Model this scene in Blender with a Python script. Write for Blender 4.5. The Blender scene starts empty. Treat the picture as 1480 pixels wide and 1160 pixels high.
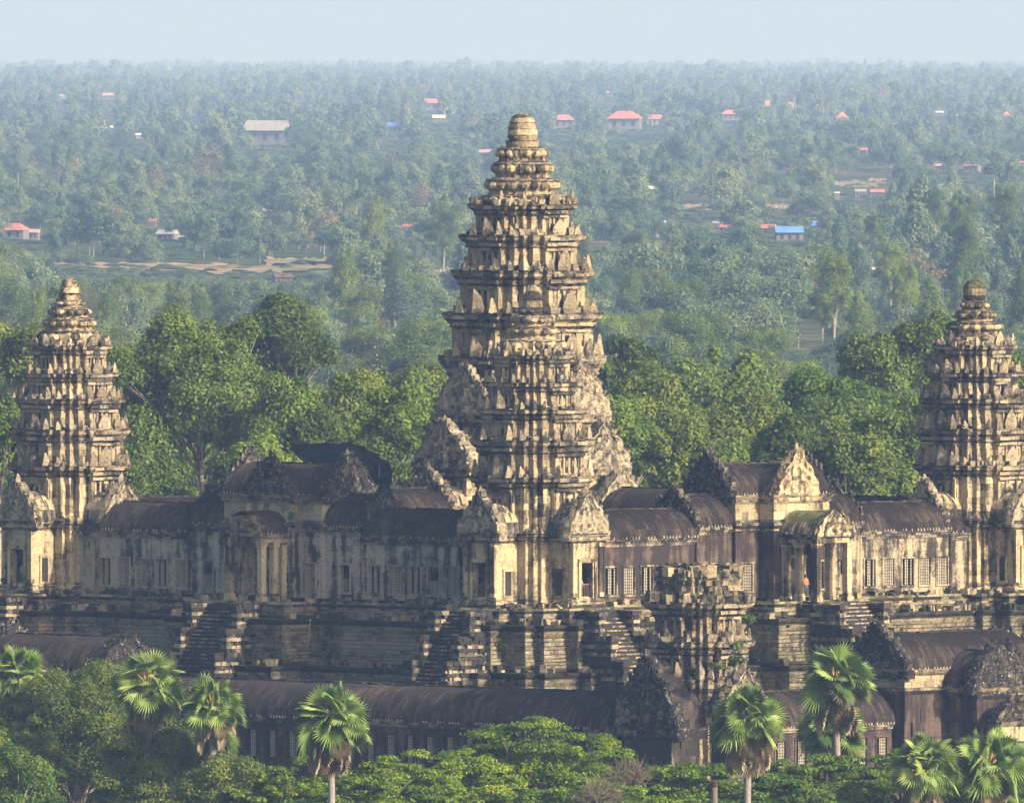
import bpy, math, random
import numpy as np
from mathutils import Vector

# ------------------------------------------------------------------ camera, sky, sun, exposure
SC = bpy.context.scene
COL = SC.collection
F, CX, D0, ZC, RE = 27750.0, -0.81, 1500.0, 72.0, 6371000.0
R = math.radians
cam_d = bpy.data.cameras.new('camera')
cam = bpy.data.objects.new('camera', cam_d)
COL.objects.link(cam)
cam.location = (CX, -D0, ZC)
cam.rotation_euler = (R(90) - math.atan((580 + 32) / F), 0, 0)
cam_d.sensor_width = 36.0
cam_d.lens = 36.0 * F / 1480.0
cam_d.clip_start = 5.0
cam_d.clip_end = 90000.0
SC.camera = cam

SUN_AZ = 36.0      # degrees: the direction towards the sun, counted from +x towards -y (the camera's side)
SUN_EL = 27.0
sx_, sy_ = math.cos(R(SUN_AZ)), -math.sin(R(SUN_AZ))
world = bpy.data.worlds.new("World")
SC.world = world
world.use_nodes = True
wn = world.node_tree
sky = wn.nodes.new('ShaderNodeTexSky')
sky.sky_type = 'NISHITA'
sky.sun_disc = False
sky.sun_elevation = R(SUN_EL)
sky.sun_rotation = math.atan2(sx_, sy_)
sky.air_density = 1.0
sky.dust_density = 4.0
sky.ozone_density = 1.0
wn.links.new(sky.outputs[0], wn.nodes['Background'].inputs[0])
wn.nodes['Background'].inputs[1].default_value = 0.145

sun_d = bpy.data.lights.new('sun', 'SUN')
sun = bpy.data.objects.new('sun', sun_d)
COL.objects.link(sun)
sun_d.energy = 5.0
sun_d.angle = R(0.5)
sun_d.color = (1.0, 0.87, 0.69)
ce = math.cos(R(SUN_EL))
sun.rotation_euler = Vector((sx_ * ce, sy_ * ce, math.sin(R(SUN_EL)))).to_track_quat('Z', 'Y').to_euler()
sun.location = (200, -200, 200)

SC.view_settings.view_transform = 'Standard'
SC.view_settings.look = 'None'
SC.view_settings.exposure = 0.60
SC.view_settings.gamma = 1.0
SC.render.engine = 'CYCLES'
SC.cycles.use_denoising = True
SC.cycles.max_bounces = 5
SC.cycles.diffuse_bounces = 3
SC.cycles.glossy_bounces = 1
SC.cycles.transmission_bounces = 2
SC.cycles.volume_bounces = 1
SC.cycles.transparent_max_bounces = 4
SC.cycles.caustics_reflective = False
SC.cycles.caustics_refractive = False

rnd = random.Random(7)
TH = R(-43.8)
CT, ST = math.cos(TH), math.sin(TH)


def loc2w(x, y):
    return (x * CT - y * ST, x * ST + y * CT)


def pxw(px, py, D):
    """point seen at photo pixel (px, py) at distance D"""
    return (CX + (px - 740) * D / F, D - D0, ZC - (py + 32) * D / F)


def ground_d(py, h=0.0):
    """distance at which ground (raised by h) shows on photo row py"""
    lo, hi = 300.0, 29500.0
    for _ in range(50):
        m = (lo + hi) / 2
        row = -32 + F * (ZC - h + m * m / (2 * RE)) / m
        if row > py:
            lo = m
        else:
            hi = m
    return lo


def gz(x, y):
    return -((x - CX) ** 2 + (y + D0) ** 2) / (2 * RE)


# ------------------------------------------------------------------ object helpers
def tag(o, label=None, cat=None, group=None, kind=None):
    if label: o['label'] = label
    if cat: o['category'] = cat
    if group: o['group'] = group
    if kind: o['kind'] = kind
    return o


def thing(name, label, cat, loc=(0, 0, 0), rz=0.0, group=None):
    o = bpy.data.objects.new(name, None)
    COL.objects.link(o)
    o.location = loc
    o.rotation_euler = (0, 0, rz)
    o.empty_display_size = 0.2
    return tag(o, label, cat, group)


def np_mesh(name, V, Fc, tone=None, mats=(), midx=None, smooth=False):
    """V (n,3) array, Fc (m,k) array of equal-sized faces"""
    me = bpy.data.meshes.new(name)
    V = np.asarray(V, dtype=np.float32)
    Fc = np.asarray(Fc, dtype=np.int32)
    m, k = Fc.shape
    me.vertices.add(len(V)); me.vertices.foreach_set('co', V.ravel())
    me.loops.add(m * k); me.loops.foreach_set('vertex_index', Fc.ravel())
    me.polygons.add(m)
    me.polygons.foreach_set('loop_start', np.arange(0, m * k, k, dtype=np.int32))
    me.polygons.foreach_set('loop_total', np.full(m, k, dtype=np.int32))
    if tone is not None:
        a = me.attributes.new('tone', 'FLOAT', 'FACE')
        a.data.foreach_set('value', np.asarray(tone, dtype=np.float32))
    for mt in mats: me.materials.append(mt)
    if midx is not None: me.polygons.foreach_set('material_index', np.asarray(midx, dtype=np.int32))
    me.update(calc_edges=True)
    if smooth: me.polygons.foreach_set('use_smooth', np.ones(m, dtype=bool))
    return me


def link(name, me, parent=None):
    o = bpy.data.objects.new(name, me)
    COL.objects.link(o)
    if parent: o.parent = parent
    return o


class MB:
    """collects verts/faces with a tone per face and a material per face"""
    def __init__(self):
        self.V, self.F, self.T, self.M, self.mats = [], [], [], [], []

    def mi(self, m):
        if m not in self.mats: self.mats.append(m)
        return self.mats.index(m)

    def add(self, vs, fs, m, tone=0.5):
        b = len(self.V)
        self.V.extend(vs)
        k = self.mi(m)
        for f in fs:
            self.F.append([b + i for i in f]); self.T.append(tone); self.M.append(k)

    def box(self, x0, x1, y0, y1, z0, z1, m, tone=0.5, j=0.0):
        q = (lambda: rnd.uniform(-j, j)) if j else (lambda: 0)
        vs = [(x + q(), y + q(), z + q()) for z in (z0, z1) for y in (y0, y1) for x in (x0, x1)]
        self.add(vs, [(0, 2, 3, 1), (4, 5, 7, 6), (0, 1, 5, 4), (2, 6, 7, 3), (0, 4, 6, 2), (1, 3, 7, 5)], m, tone)

    def obox(self, c, u, v, w, m, tone=0.5, j=0.0):
        """box with centre c and half-axes u, v, w (vectors)"""
        c, u, v, w = Vector(c), Vector(u), Vector(v), Vector(w)
        vs = []
        for k in (-1, 1):
            for b in (-1, 1):
                for a in (-1, 1):
                    p = c + a * u + b * v + k * w
                    vs.append((p.x + rnd.uniform(-j, j), p.y + rnd.uniform(-j, j), p.z + rnd.uniform(-j, j)))
        self.add(vs, [(0, 2, 3, 1), (4, 5, 7, 6), (0, 1, 5, 4), (2, 6, 7, 3), (0, 4, 6, 2), (1, 3, 7, 5)], m, tone)

    def tube(self, pts, rad, m, seg=6, tone=0.5):
        """tapered tube through pts (list of 3-vectors), radii rad"""
        b = len(self.V)
        n = len(pts)
        P = [Vector(p) for p in pts]
        vs = []
        for i in range(n):
            d = (P[min(i + 1, n - 1)] - P[max(i - 1, 0)])
            if d.length < 1e-6: d = Vector((0, 0, 1))
            d.normalize()
            a = d.cross(Vector((0.31, 0.95, 0.05)))
            if a.length < 0.1: a = d.cross(Vector((1, 0, 0)))
            a.normalize()
            c = d.cross(a)
            for k in range(seg):
                t = 2 * math.pi * k / seg
                q = P[i] + (a * math.cos(t) + c * math.sin(t)) * rad[i]
                vs.append((q.x, q.y, q.z))
        fs = []
        for i in range(n - 1):
            for k in range(seg):
                k2 = (k + 1) % seg
                fs.append((i * seg + k, i * seg + k2, (i + 1) * seg + k2, (i + 1) * seg + k))
        fs.append(tuple(range(seg))[::-1])
        fs.append(tuple((n - 1) * seg + k for k in range(seg)))
        self.add(vs, fs, m, tone)

    def lathe(self, cx, cy, prof, m, seg=8, lobes=0, amp=0.0, tone=0.5, jit=0.0, ph=0.0, squeeze=1.0):
        vs, fs = [], []
        for r, z in prof:
            for k in range(seg):
                t = 2 * math.pi * k / seg + ph
                rr = r * (1 + amp * (abs(math.cos(lobes * t / 2)) - 0.6)) if lobes else r
                rr += rnd.uniform(-jit, jit)
                vs.append((cx + rr * math.cos(t), cy + rr * math.sin(t) * squeeze, z + rnd.uniform(-jit, jit) * .5))
        for i in range(len(prof) - 1):
            for k in range(seg):
                k2 = (k + 1) % seg
                fs.append((i * seg + k, i * seg + k2, (i + 1) * seg + k2, (i + 1) * seg + k))
        fs.append(tuple((len(prof) - 1) * seg + k for k in range(seg)))
        fs.append(tuple(range(seg))[::-1])
        self.add(vs, fs, m, tone)

    def build(self, name, parent=None, smooth=False):
        me = bpy.data.meshes.new(name)
        me.from_pydata([tuple(v) for v in self.V], [], self.F)
        a = me.attributes.new('tone', 'FLOAT', 'FACE')
        a.data.foreach_set('value', np.asarray(self.T, dtype=np.float32))
        for mt in self.mats: me.materials.append(mt)
        me.polygons.foreach_set('material_index', np.asarray(self.M, dtype=np.int32))
        if smooth: me.polygons.foreach_set('use_smooth', np.ones(len(self.F), dtype=bool))
        me.update()
        return link(name, me, parent)


# ------------------------------------------------------------------ materials
def newmat(name):
    m = bpy.data.materials.new(name)
    m.use_nodes = True
    nt = m.node_tree
    for n in list(nt.nodes): nt.nodes.remove(n)
    out = nt.nodes.new('ShaderNodeOutputMaterial')
    return m, nt, out


def N(nt, t, **kw):
    n = nt.nodes.new(t)
    for k, v in kw.items(): setattr(n, k, v)
    return n


def mathn(nt, op, a, b=None, c=None, clamp=False):
    n = nt.nodes.new('ShaderNodeMath'); n.operation = op; n.use_clamp = clamp
    for i, v in enumerate((a, b, c)):
        if v is None: continue
        if isinstance(v, (int, float)): n.inputs[i].default_value = v
        else: nt.links.new(v, n.inputs[i])
    return n.outputs[0]


def noise(nt, vec, scale, detail=4.0, rough=0.6):
    n = nt.nodes.new('ShaderNodeTexNoise')
    n.inputs['Scale'].default_value = scale
    n.inputs['Detail'].default_value = detail
    n.inputs['Roughness'].default_value = rough
    nt.links.new(vec, n.inputs['Vector'])
    return n.outputs['Fac']


def vscale(nt, vec, s, off=(0, 0, 0)):
    n = nt.nodes.new('ShaderNodeMapping')
    n.inputs['Scale'].default_value = s
    n.inputs['Location'].default_value = off
    nt.links.new(vec, n.inputs['Vector'])
    return n.outputs[0]


def ramp(nt, fac, stops):
    n = nt.nodes.new('ShaderNodeValToRGB')
    el = n.color_ramp.elements
    while len(el) < len(stops): el.new(0.5)
    for e, (p, c) in zip(el, stops):
        e.position = p; e.color = (c[0], c[1], c[2], 1)
    nt.links.new(fac, n.inputs[0])
    return n.outputs[0]


def mixc(nt, fac, a, b):
    n = nt.nodes.new('ShaderNodeMix'); n.data_type = 'RGBA'
    if isinstance(fac, (int, float)): n.inputs[0].default_value = fac
    else: nt.links.new(fac, n.inputs[0])
    for i, v in ((6, a), (7, b)):
        if isinstance(v, tuple): n.inputs[i].default_value = (v[0], v[1], v[2], 1)
        else: nt.links.new(v, n.inputs[i])
    return n.outputs[2]


def smooth(nt, v, a, b):
    n = nt.nodes.new('ShaderNodeMapRange'); n.interpolation_type = 'SMOOTHSTEP'
    nt.links.new(v, n.inputs[0])
    n.inputs[1].default_value = a; n.inputs[2].default_value = b
    return n.outputs[0]


def stone(name, cols, dark=0.5, darkcol=(0.018, 0.017, 0.019), pale=0.66, streak=1.0, bump=0.5, moss=0.0, off=(0, 0, 0), upd=0.25):
    """weathered sandstone: block tones, black crust running down in streaks, pale lichen spots"""
    m, nt, out = newmat(name)
    geo = N(nt, 'ShaderNodeNewGeometry')
    pos = vscale(nt, geo.outputs['Position'], (1, 1, 1), off)
    at = N(nt, 'ShaderNodeAttribute', attribute_name='tone')
    tone = at.outputs['Fac']
    big = noise(nt, pos, 0.22, 5, 0.6)
    st = noise(nt, vscale(nt, pos, (1.5, 1.5, 0.16)), 1.0, 4, 0.6)
    mid = noise(nt, pos, 1.3, 5, 0.65)
    fine = noise(nt, pos, 5.0, 4, 0.7)
    t2 = mathn(nt, 'ADD', mathn(nt, 'MULTIPLY', tone, 0.7), mathn(nt, 'MULTIPLY', mid, 0.5))
    base = ramp(nt, mathn(nt, 'SUBTRACT', t2, 0.1), [(i / (len(cols) - 1), c) for i, c in enumerate(cols)])
    base = mixc(nt, mathn(nt, 'MULTIPLY', smooth(nt, fine, 0.35, 0.75), 0.55), base, tuple(c * 0.42 for c in cols[0]))
    sepn = N(nt, 'ShaderNodeSeparateXYZ'); nt.links.new(geo.outputs['Normal'], sepn.inputs[0])
    up = smooth(nt, sepn.outputs[2], 0.3, 0.9)
    v = mathn(nt, 'ADD', mathn(nt, 'MULTIPLY', big, 0.9), mathn(nt, 'MULTIPLY', st, 0.9 * streak))
    v = mathn(nt, 'ADD', v, mathn(nt, 'MULTIPLY', mid, 0.6))
    v = mathn(nt, 'ADD', v, mathn(nt, 'MULTIPLY', fine, 0.35))
    v = mathn(nt, 'ADD', v, mathn(nt, 'MULTIPLY', tone, -0.22))
    v = mathn(nt, 'ADD', v, mathn(nt, 'MULTIPLY', up, upd))
    mean = 0.5 * (0.9 + 0.9 * streak + 0.6 + 0.35) - 0.11
    edge = mean + (0.5 - dark) * 1.0
    msk = smooth(nt, v, edge - 0.16, edge + 0.22)
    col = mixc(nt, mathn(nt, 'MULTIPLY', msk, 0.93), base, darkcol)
    if moss > 0:
        mz = noise(nt, vscale(nt, pos, (1, 1, 1), (17, 3, 5)), 0.5, 4, 0.6)
        mm = mathn(nt, 'MULTIPLY', smooth(nt, mz, 0.62 - moss * 0.3, 0.75 - moss * 0.3), up)
        col = mixc(nt, mm, col, (0.10, 0.115, 0.03))
    pl = noise(nt, vscale(nt, pos, (1, 1, 1), (31, 7, 9)), 3.1, 5, 0.75)
    pm = smooth(nt, pl, pale - 0.04, pale + 0.05)
    col = mixc(nt, mathn(nt, 'MULTIPLY', pm, 0.75), col, (0.40, 0.39, 0.33))
    b = N(nt, 'ShaderNodeBsdfPrincipled')
    b.inputs['Roughness'].default_value = 0.93
    b.inputs['Specular IOR Level'].default_value = 0.15
    nt.links.new(col, b.inputs['Base Color'])
    bp = N(nt, 'ShaderNodeBump')
    bp.inputs['Strength'].default_value = bump
    bp.inputs['Distance'].default_value = 0.25
    h = mathn(nt, 'ADD', mathn(nt, 'MULTIPLY', mid, 0.9), mathn(nt, 'MULTIPLY', fine, 0.7))
    nt.links.new(h, bp.inputs['Height'])
    nt.links.new(bp.outputs[0], b.inputs['Normal'])
    nt.links.new(b.outputs[0], out.inputs[0])
    return m


def leafmat(name, cols, trans=0.3, obj=0.5):
    m, nt, out = newmat(name)
    at = N(nt, 'ShaderNodeAttribute', attribute_name='tone')
    oi = N(nt, 'ShaderNodeObjectInfo')
    geo = N(nt, 'ShaderNodeNewGeometry')
    nz = noise(nt, geo.outputs['Position'], 0.35, 3, 0.6)
    f = mathn(nt, 'ADD', mathn(nt, 'MULTIPLY', at.outputs['Fac'], 0.55), mathn(nt, 'MULTIPLY', oi.outputs['Random'], obj))
    f = mathn(nt, 'ADD', f, mathn(nt, 'MULTIPLY', mathn(nt, 'SUBTRACT', nz, 0.5), 0.9))
    f = mathn(nt, 'SUBTRACT', f, obj * 0.5 - 0.22, clamp=True)
    col = ramp(nt, f, [(i / (len(cols) - 1), tuple(x * 1.42 for x in c)) for i, c in enumerate(cols)])
    d = N(nt, 'ShaderNodeBsdfPrincipled')
    d.inputs['Roughness'].default_value = 0.55
    d.inputs['Specular IOR Level'].default_value = 0.25
    t = N(nt, 'ShaderNodeBsdfTranslucent')
    nt.links.new(col, d.inputs['Base Color'])
    nt.links.new(mixc(nt, 0.5, col, (0.16, 0.22, 0.02)), t.inputs[0])
    mx = N(nt, 'ShaderNodeMixShader'); mx.inputs[0].default_value = trans
    nt.links.new(d.outputs[0], mx.inputs[1]); nt.links.new(t.outputs[0], mx.inputs[2])
    nt.links.new(mx.outputs[0], out.inputs[0])
    return m


def plain(name, c, rough=0.85, var=0.25, scale=1.0, metal=0.0):
    m, nt, out = newmat(name)
    geo = N(nt, 'ShaderNodeNewGeometry')
    nz = noise(nt, geo.outputs['Position'], scale, 5, 0.65)
    col = ramp(nt, nz, [(0.25, tuple(x * (1 - var) for x in c)), (0.75, tuple(min(1, x * (1 + var)) for x in c))])
    b = N(nt, 'ShaderNodeBsdfPrincipled')
    b.inputs['Roughness'].default_value = rough
    b.inputs['Metallic'].default_value = metal
    b.inputs['Specular IOR Level'].default_value = 0.25
    nt.links.new(col, b.inputs['Base Color'])
    nt.links.new(b.outputs[0], out.inputs[0])
    return m


TAN = [(0.22, 0.175, 0.11), (0.42, 0.33, 0.195), (0.54, 0.43, 0.25), (0.60, 0.48, 0.29)]
GREYTAN = [(0.17, 0.145, 0.11), (0.28, 0.235, 0.165), (0.36, 0.305, 0.21), (0.46, 0.38, 0.25)]
M_TAN = stone('stone_tan', TAN, dark=0.46, pale=0.70, streak=1.5)
M_TOW = stone('stone_tower', [(0.21, 0.17, 0.115), (0.35, 0.28, 0.175), (0.43, 0.345, 0.21), (0.52, 0.42, 0.26)], dark=0.37, pale=0.66, streak=0.8, bump=0.9)
M_COR = stone('stone_cornice', GREYTAN, dark=0.56, pale=0.62, streak=0.5, bump=0.9)
M_CAR = stone('stone_carved', [(0.20, 0.17, 0.125), (0.36, 0.30, 0.20), (0.46, 0.38, 0.25), (0.54, 0.45, 0.30)], dark=0.46, pale=0.60, streak=0.4, bump=1.0)
M_FRM = stone('stone_window_frame', [(0.26, 0.22, 0.16), (0.36, 0.31, 0.22), (0.40, 0.34, 0.24), (0.46, 0.39, 0.27)], dark=0.35, pale=0.76, bump=0.2)
M_NOR = stone('stone_gallery_grey', [(0.26, 0.225, 0.175), (0.40, 0.345, 0.26), (0.45, 0.385, 0.29), (0.50, 0.43, 0.32)], dark=0.50, pale=0.76, streak=1.8, bump=0.3)
M_GAL = stone('stone_gallery_wall', [(0.22, 0.185, 0.135), (0.36, 0.295, 0.195), (0.41, 0.335, 0.22), (0.47, 0.385, 0.25)], dark=0.57, pale=0.76, streak=1.5, bump=0.3)
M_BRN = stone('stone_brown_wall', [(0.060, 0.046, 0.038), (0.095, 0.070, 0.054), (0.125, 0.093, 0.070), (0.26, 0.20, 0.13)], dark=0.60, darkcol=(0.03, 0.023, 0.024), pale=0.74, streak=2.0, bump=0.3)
M_PLI = stone('stone_plinth', GREYTAN, dark=0.74, pale=0.68, streak=0.5, bump=0.8, moss=0.7)
M_TER = stone('stone_terrace', [(0.22, 0.19, 0.14), (0.33, 0.275, 0.19), (0.40, 0.33, 0.22), (0.48, 0.38, 0.24)], dark=0.46, pale=0.68, streak=0.5, bump=0.9, moss=0.8)
M_RUI = stone('stone_ruined', [(0.14, 0.12, 0.09), (0.28, 0.23, 0.15), (0.38, 0.30, 0.18), (0.46, 0.30, 0.17)], dark=0.52, pale=0.64, streak=0.5, bump=1.0, moss=0.8)
M_ROOF = stone('stone_roof', [(0.030, 0.024, 0.020), (0.052, 0.040, 0.033), (0.070, 0.053, 0.042), (0.12, 0.095, 0.072)], dark=0.48, darkcol=(0.018, 0.015, 0.015), pale=0.69, streak=0.6, bump=0.5)
M_CARD = stone('stone_carved_black', [(0.10, 0.09, 0.075), (0.18, 0.155, 0.115), (0.25, 0.21, 0.145), (0.34, 0.28, 0.19)], dark=0.68, pale=0.60, streak=0.4, bump=1.0)
M_BAL = stone('stone_baluster', [(0.28, 0.245, 0.19), (0.36, 0.31, 0.24), (0.42, 0.37, 0.28), (0.50, 0.44, 0.32)], dark=0.22, pale=0.7, bump=0.2)
M_DARK = plain('painted_inner_shade', (0.03, 0.027, 0.027), 0.95)  # near-black: the shade inside rooms, niches and doorways put into the colour
M_BARK = plain('bark_pale', (0.26, 0.22, 0.17), 0.9, 0.4, 2.0)
M_BARKD = plain('bark_brown', (0.13, 0.10, 0.08), 0.9, 0.4, 2.0)
L_DARK = leafmat('leaf_dark', [(0.018, 0.036, 0.008), (0.050, 0.085, 0.014), (0.098, 0.145, 0.022), (0.170, 0.215, 0.036)])
L_MID = leafmat('leaf_mid', [(0.022, 0.044, 0.008), (0.062, 0.105, 0.013), (0.120, 0.175, 0.020), (0.195, 0.245, 0.032)])
L_BRI = leafmat('leaf_bright', [(0.016, 0.038, 0.006), (0.046, 0.088, 0.010), (0.085, 0.145, 0.014), (0.145, 0.200, 0.022)], obj=.25)
L_OLV = leafmat('leaf_olive', [(0.022, 0.036, 0.009), (0.058, 0.085, 0.015), (0.115, 0.150, 0.022), (0.210, 0.220, 0.038)], obj=.2)
L_FEA = leafmat('leaf_feathery', [(0.026, 0.056, 0.005), (0.072, 0.130, 0.008), (0.150, 0.215, 0.012), (0.340, 0.290, 0.030)], obj=.15)
L_DRY = leafmat('leaf_dry', [(0.05, 0.045, 0.02), (0.12, 0.10, 0.04), (0.17, 0.14, 0.06), (0.22, 0.18, 0.08)])
L_FAR = leafmat('leaf_far', [(0.035, 0.060, 0.034), (0.060, 0.100, 0.050), (0.105, 0.152, 0.072), (0.175, 0.205, 0.095)], obj=0.6)  # paler and bluer than the near leaves: some distance haze put into the colour

# ------------------------------------------------------------------ ground (follows the curve of the earth), fields, haze
def ground():
    radii = [0.0] + list(np.geomspace(150, 34000, 120))
    seg = 96
    V = [(CX, -D0, 0)]
    for r in radii[1:]:
        for k in range(seg):
            t = 2 * math.pi * k / seg
            V.append((CX + r * math.cos(t), -D0 + r * math.sin(t), -r * r / (2 * RE)))
    Fc = []
    for i in range(len(radii) - 2):
        a, b = 1 + i * seg, 1 + (i + 1) * seg
        for k in range(seg):
            k2 = (k + 1) % seg
            Fc.append((a + k, b + k, b + k2, a + k2))
    m, nt, out = newmat('ground_scrub')
    geo = N(nt, 'ShaderNodeNewGeometry')
    a = noise(nt, geo.outputs['Position'], 0.004, 6, 0.6)
    b = noise(nt, geo.outputs['Position'], 0.06, 6, 0.7)
    col = mixc(nt, smooth(nt, a, 0.42, 0.62), (0.07, 0.10, 0.035), (0.17, 0.15, 0.08))
    col = mixc(nt, smooth(nt, b, 0.35, 0.65), col, (0.02, 0.035, 0.012))
    p = N(nt, 'ShaderNodeBsdfDiffuse'); nt.links.new(col, p.inputs[0]); nt.links.new(p.outputs[0], out.inputs[0])
    # centre disc
    me = bpy.data.meshes.new('ground')
    me.from_pydata(V, [], [(0, 1 + k, 1 + (k + 1) % seg) for k in range(seg)] + Fc)
    me.materials.append(m)
    tag(link('ground', me), kind='structure')


ground()


def haze():
    H = 35000.0
    mb = MB()
    m, nt, out = newmat('haze_air')
    v = N(nt, 'ShaderNodeVolumePrincipled')
    v.inputs['Color'].default_value = (0.37, 0.55, 1.0, 1)
    v.inputs['Absorption Color'].default_value = (1, 1, 1, 1)
    v.inputs['Density'].default_value = 5.7e-5
    v.inputs['Anisotropy'].default_value = 0.0
    nt.links.new(v.outputs[0], out.inputs['Volume'])
    mb.box(-H, H, -H - D0, H - D0, -92, 76, m)
    o = mb.build('haze')
    tag(o, kind='stuff')


haze()

# ------------------------------------------------------------------ foliage
def leaf_cloud(lobes, n, size, seed, up=0.25, flat=0.0, inner=0.4):
    """diamond leaf clumps spread over the shells of ellipsoid lobes; returns V, F, tone"""
    g = np.random.default_rng(seed)
    L = np.array(lobes, dtype=float)
    w = (L[:, 3] * L[:, 4] + L[:, 4] * L[:, 5] + L[:, 3] * L[:, 5])
    idx = g.choice(len(L), n, p=w / w.sum())
    u = g.normal(size=(n, 3)); u /= np.linalg.norm(u, axis=1)[:, None]
    low = u[:, 2] < -0.35
    u[low, 2] *= -1
    rr = 1.0 - inner * g.random(n) ** 1.4 + 0.15 * g.normal(size=n)
    c = L[idx, :3] + u * L[idx, 3:] * rr[:, None]
    nr = u / L[idx, 3:]
    nr /= np.linalg.norm(nr, axis=1)[:, None]
    nr = nr + g.normal(size=(n, 3)) * 0.55
    nr[:, 2] += up
    nr /= np.linalg.norm(nr, axis=1)[:, None]
    a = np.cross(nr, g.normal(size=(n, 3))); a /= np.linalg.norm(a, axis=1)[:, None]
    b = np.cross(nr, a)
    s = size * (0.55 + 0.9 * g.random(n))[:, None]
    V = np.stack([c + a * s, c + b * s * 0.62, c - a * s, c - b * s * 0.62], 1)
    V[:, 1] += nr * s * 0.25
    V[:, 3] += nr * s * 0.25
    lt = g.random(len(L)) * 0.5
    tone = np.clip(lt[idx] + 0.5 * g.random(n), 0, 1)
    return V.reshape(-1, 3), np.arange(4 * n).reshape(-1, 4), tone


def crown_lobes(w, d, h, k, rng, z0=0.0, rel=0.3, flat=1.0, taper=0.0):
    """k lobes over an ellipsoid crown: w, d, h full sizes, bottom at z0"""
    out = [(0, 0, z0 + h * .5, w * .34, d * .34, h * .36)]
    for i in range(k):
        for _ in range(20):
            u = Vector((rng.gauss(0, 1), rng.gauss(0, 1), rng.gauss(0.25, 1)))
            u.normalize()
            if u.z > -0.75: break
        q = rng.uniform(0.5, 0.93)
        tz = (u.z * q + 1) / 2
        f = 1 - taper * tz
        r = rel * rng.uniform(0.45, 1.35) * 0.5
        out.append((u.x * q * w / 2 * f, u.y * q * d / 2 * f, z0 + h / 2 + u.z * q * h / 2,
                    w * r * f, d * r * f, min(h, w) * r * flat))
    return out


def limbs_mesh(name, base_h, lobes, mat, rad, rng, n=9, seg=6, fork=0.45):
    mb = MB()
    top = Vector((rng.uniform(-.4, .4), rng.uniform(-.4, .4), base_h))
    mb.tube([(0, 0, 0), (top.x * .4, top.y * .3, base_h * .5), top], [rad, rad * .8, rad * .68], mat, seg + 2)
    ls = sorted(lobes[1:], key=lambda l: rng.random())[:n]
    for l in ls:
        e = Vector(l[:3])
        s = Vector(top) * rng.uniform(.8, 1.0)
        s.x, s.y = top.x, top.y
        m1 = s.lerp(e, fork) + Vector((rng.uniform(-.6, .6), rng.uniform(-.6, .6), rng.uniform(-.3, .9)))
        mb.tube([s, s.lerp(m1, .5) + Vector((rng.uniform(-.3, .3), 0, .2)), m1, e], [rad * .5, rad * .38, rad * .26, rad * .08], mat, seg)
        for q in range(2):
            e2 = e + Vector((rng.uniform(-1, 1) * l[3], rng.uniform(-1, 1) * l[4], rng.uniform(-.5, 1) * l[5]))
            mb.tube([m1, m1.lerp(e2, .5) + Vector((0, 0, rng.uniform(-.2, .4))), e2], [rad * .2, rad * .13, rad * .04], mat, 5)
    return mb


GROUP_BACK = 'trees beyond the temple'


def hero_tree(name, label, px, py_top, wpx, D, h_frac, lmat, seed, n=9000, size=0.30, k=34, rel=0.3, ratio=1.0,
              bark=None, group=GROUP_BACK, gl=None, flat=1.0, cat='tree', taper=0.0, trad=0.45, limbs=9, inner=0.3, hpx=None):
    """a tree whose crown top shows at (px, py_top) and is wpx photo pixels wide, at distance D"""
    rng = random.Random(seed)
    X, Y, Zt = pxw(px, py_top, D)
    zg = gz(X, Y)
    H = Zt - zg
    w = wpx * D / F
    ch = (hpx * D / F) if hpx else min(H * h_frac, w * ratio)
    t = thing(name, label, cat, (X, Y, zg), 0, group)
    lobes = crown_lobes(w, w * .9, ch, k, rng, H - ch, rel, flat, taper)
    V, Fc, tone = leaf_cloud(lobes, int(n * 2.6), size * .6, seed, inner=inner)
    link('crown', np_mesh('crown', V, Fc, tone, [lmat]), t)
    limbs_mesh('trunk', H - ch * .78, lobes, bark or M_BARK, trad, rng, limbs).build('trunk', t, True)
    return t


# --- trees standing close behind the temple (each one of its own)
HT = hero_tree
HT('broadleaf_tree', 'huge round-crowned tree with pale forked trunk behind the left gallery roof', 292, 452, 285, 1700, .75, L_DARK, 11, n=26000, size=.27, k=70, rel=.2, ratio=.92, trad=.38, limbs=16)
HT('broadleaf_tree', 'rounded tree rising above the right shoulder of the huge left tree', 412, 432, 150, 1900, .6, L_DARK, 12, n=9000, k=30, size=.3)
HT('broadleaf_tree', 'olive brown tree behind the left shoulder of the leftmost tower', 22, 465, 120, 1750, .6, L_OLV, 13, n=8000, size=.28, k=26)
HT('broadleaf_tree', 'tree filling the left edge beside the waist of the leftmost tower', 2, 560, 130, 1640, .7, L_MID, 14, n=9000, size=.26, k=30, ratio=1.5)
HT('broadleaf_tree', 'leafy tree just left of the huge round-crowned tree', 196, 500, 120, 1800, .7, L_MID, 15, n=8000, size=.28, k=26, ratio=1.3)
HT('broadleaf_tree', 'tree overlapping the right flank of the huge left tree', 420, 545, 150, 1690, .7, L_MID, 16, n=9000, size=.27, k=30, ratio=1.2)
HT('broadleaf_tree', 'yellowish green tree above the dark tarpaulin shelter', 500, 540, 150, 1740, .6, L_OLV, 17, n=9000, size=.27, k=30)
HT('broadleaf_tree', 'green tree between the tarpaulin shelter and the central tower', 575, 560, 130, 1660, .7, L_MID, 18, n=9000, size=.25, k=28, ratio=1.2)
HT('broadleaf_tree', 'pale olive tree touching the left outline of the central tower', 610, 520, 120, 1900, .6, L_OLV, 19, n=7000, size=.28, k=24)
HT('broadleaf_tree', 'low dark tree behind the porch gable left of the tarpaulin', 455, 600, 120, 1640, .7, L_DARK, 20, n=7000, size=.25, k=24)
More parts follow.
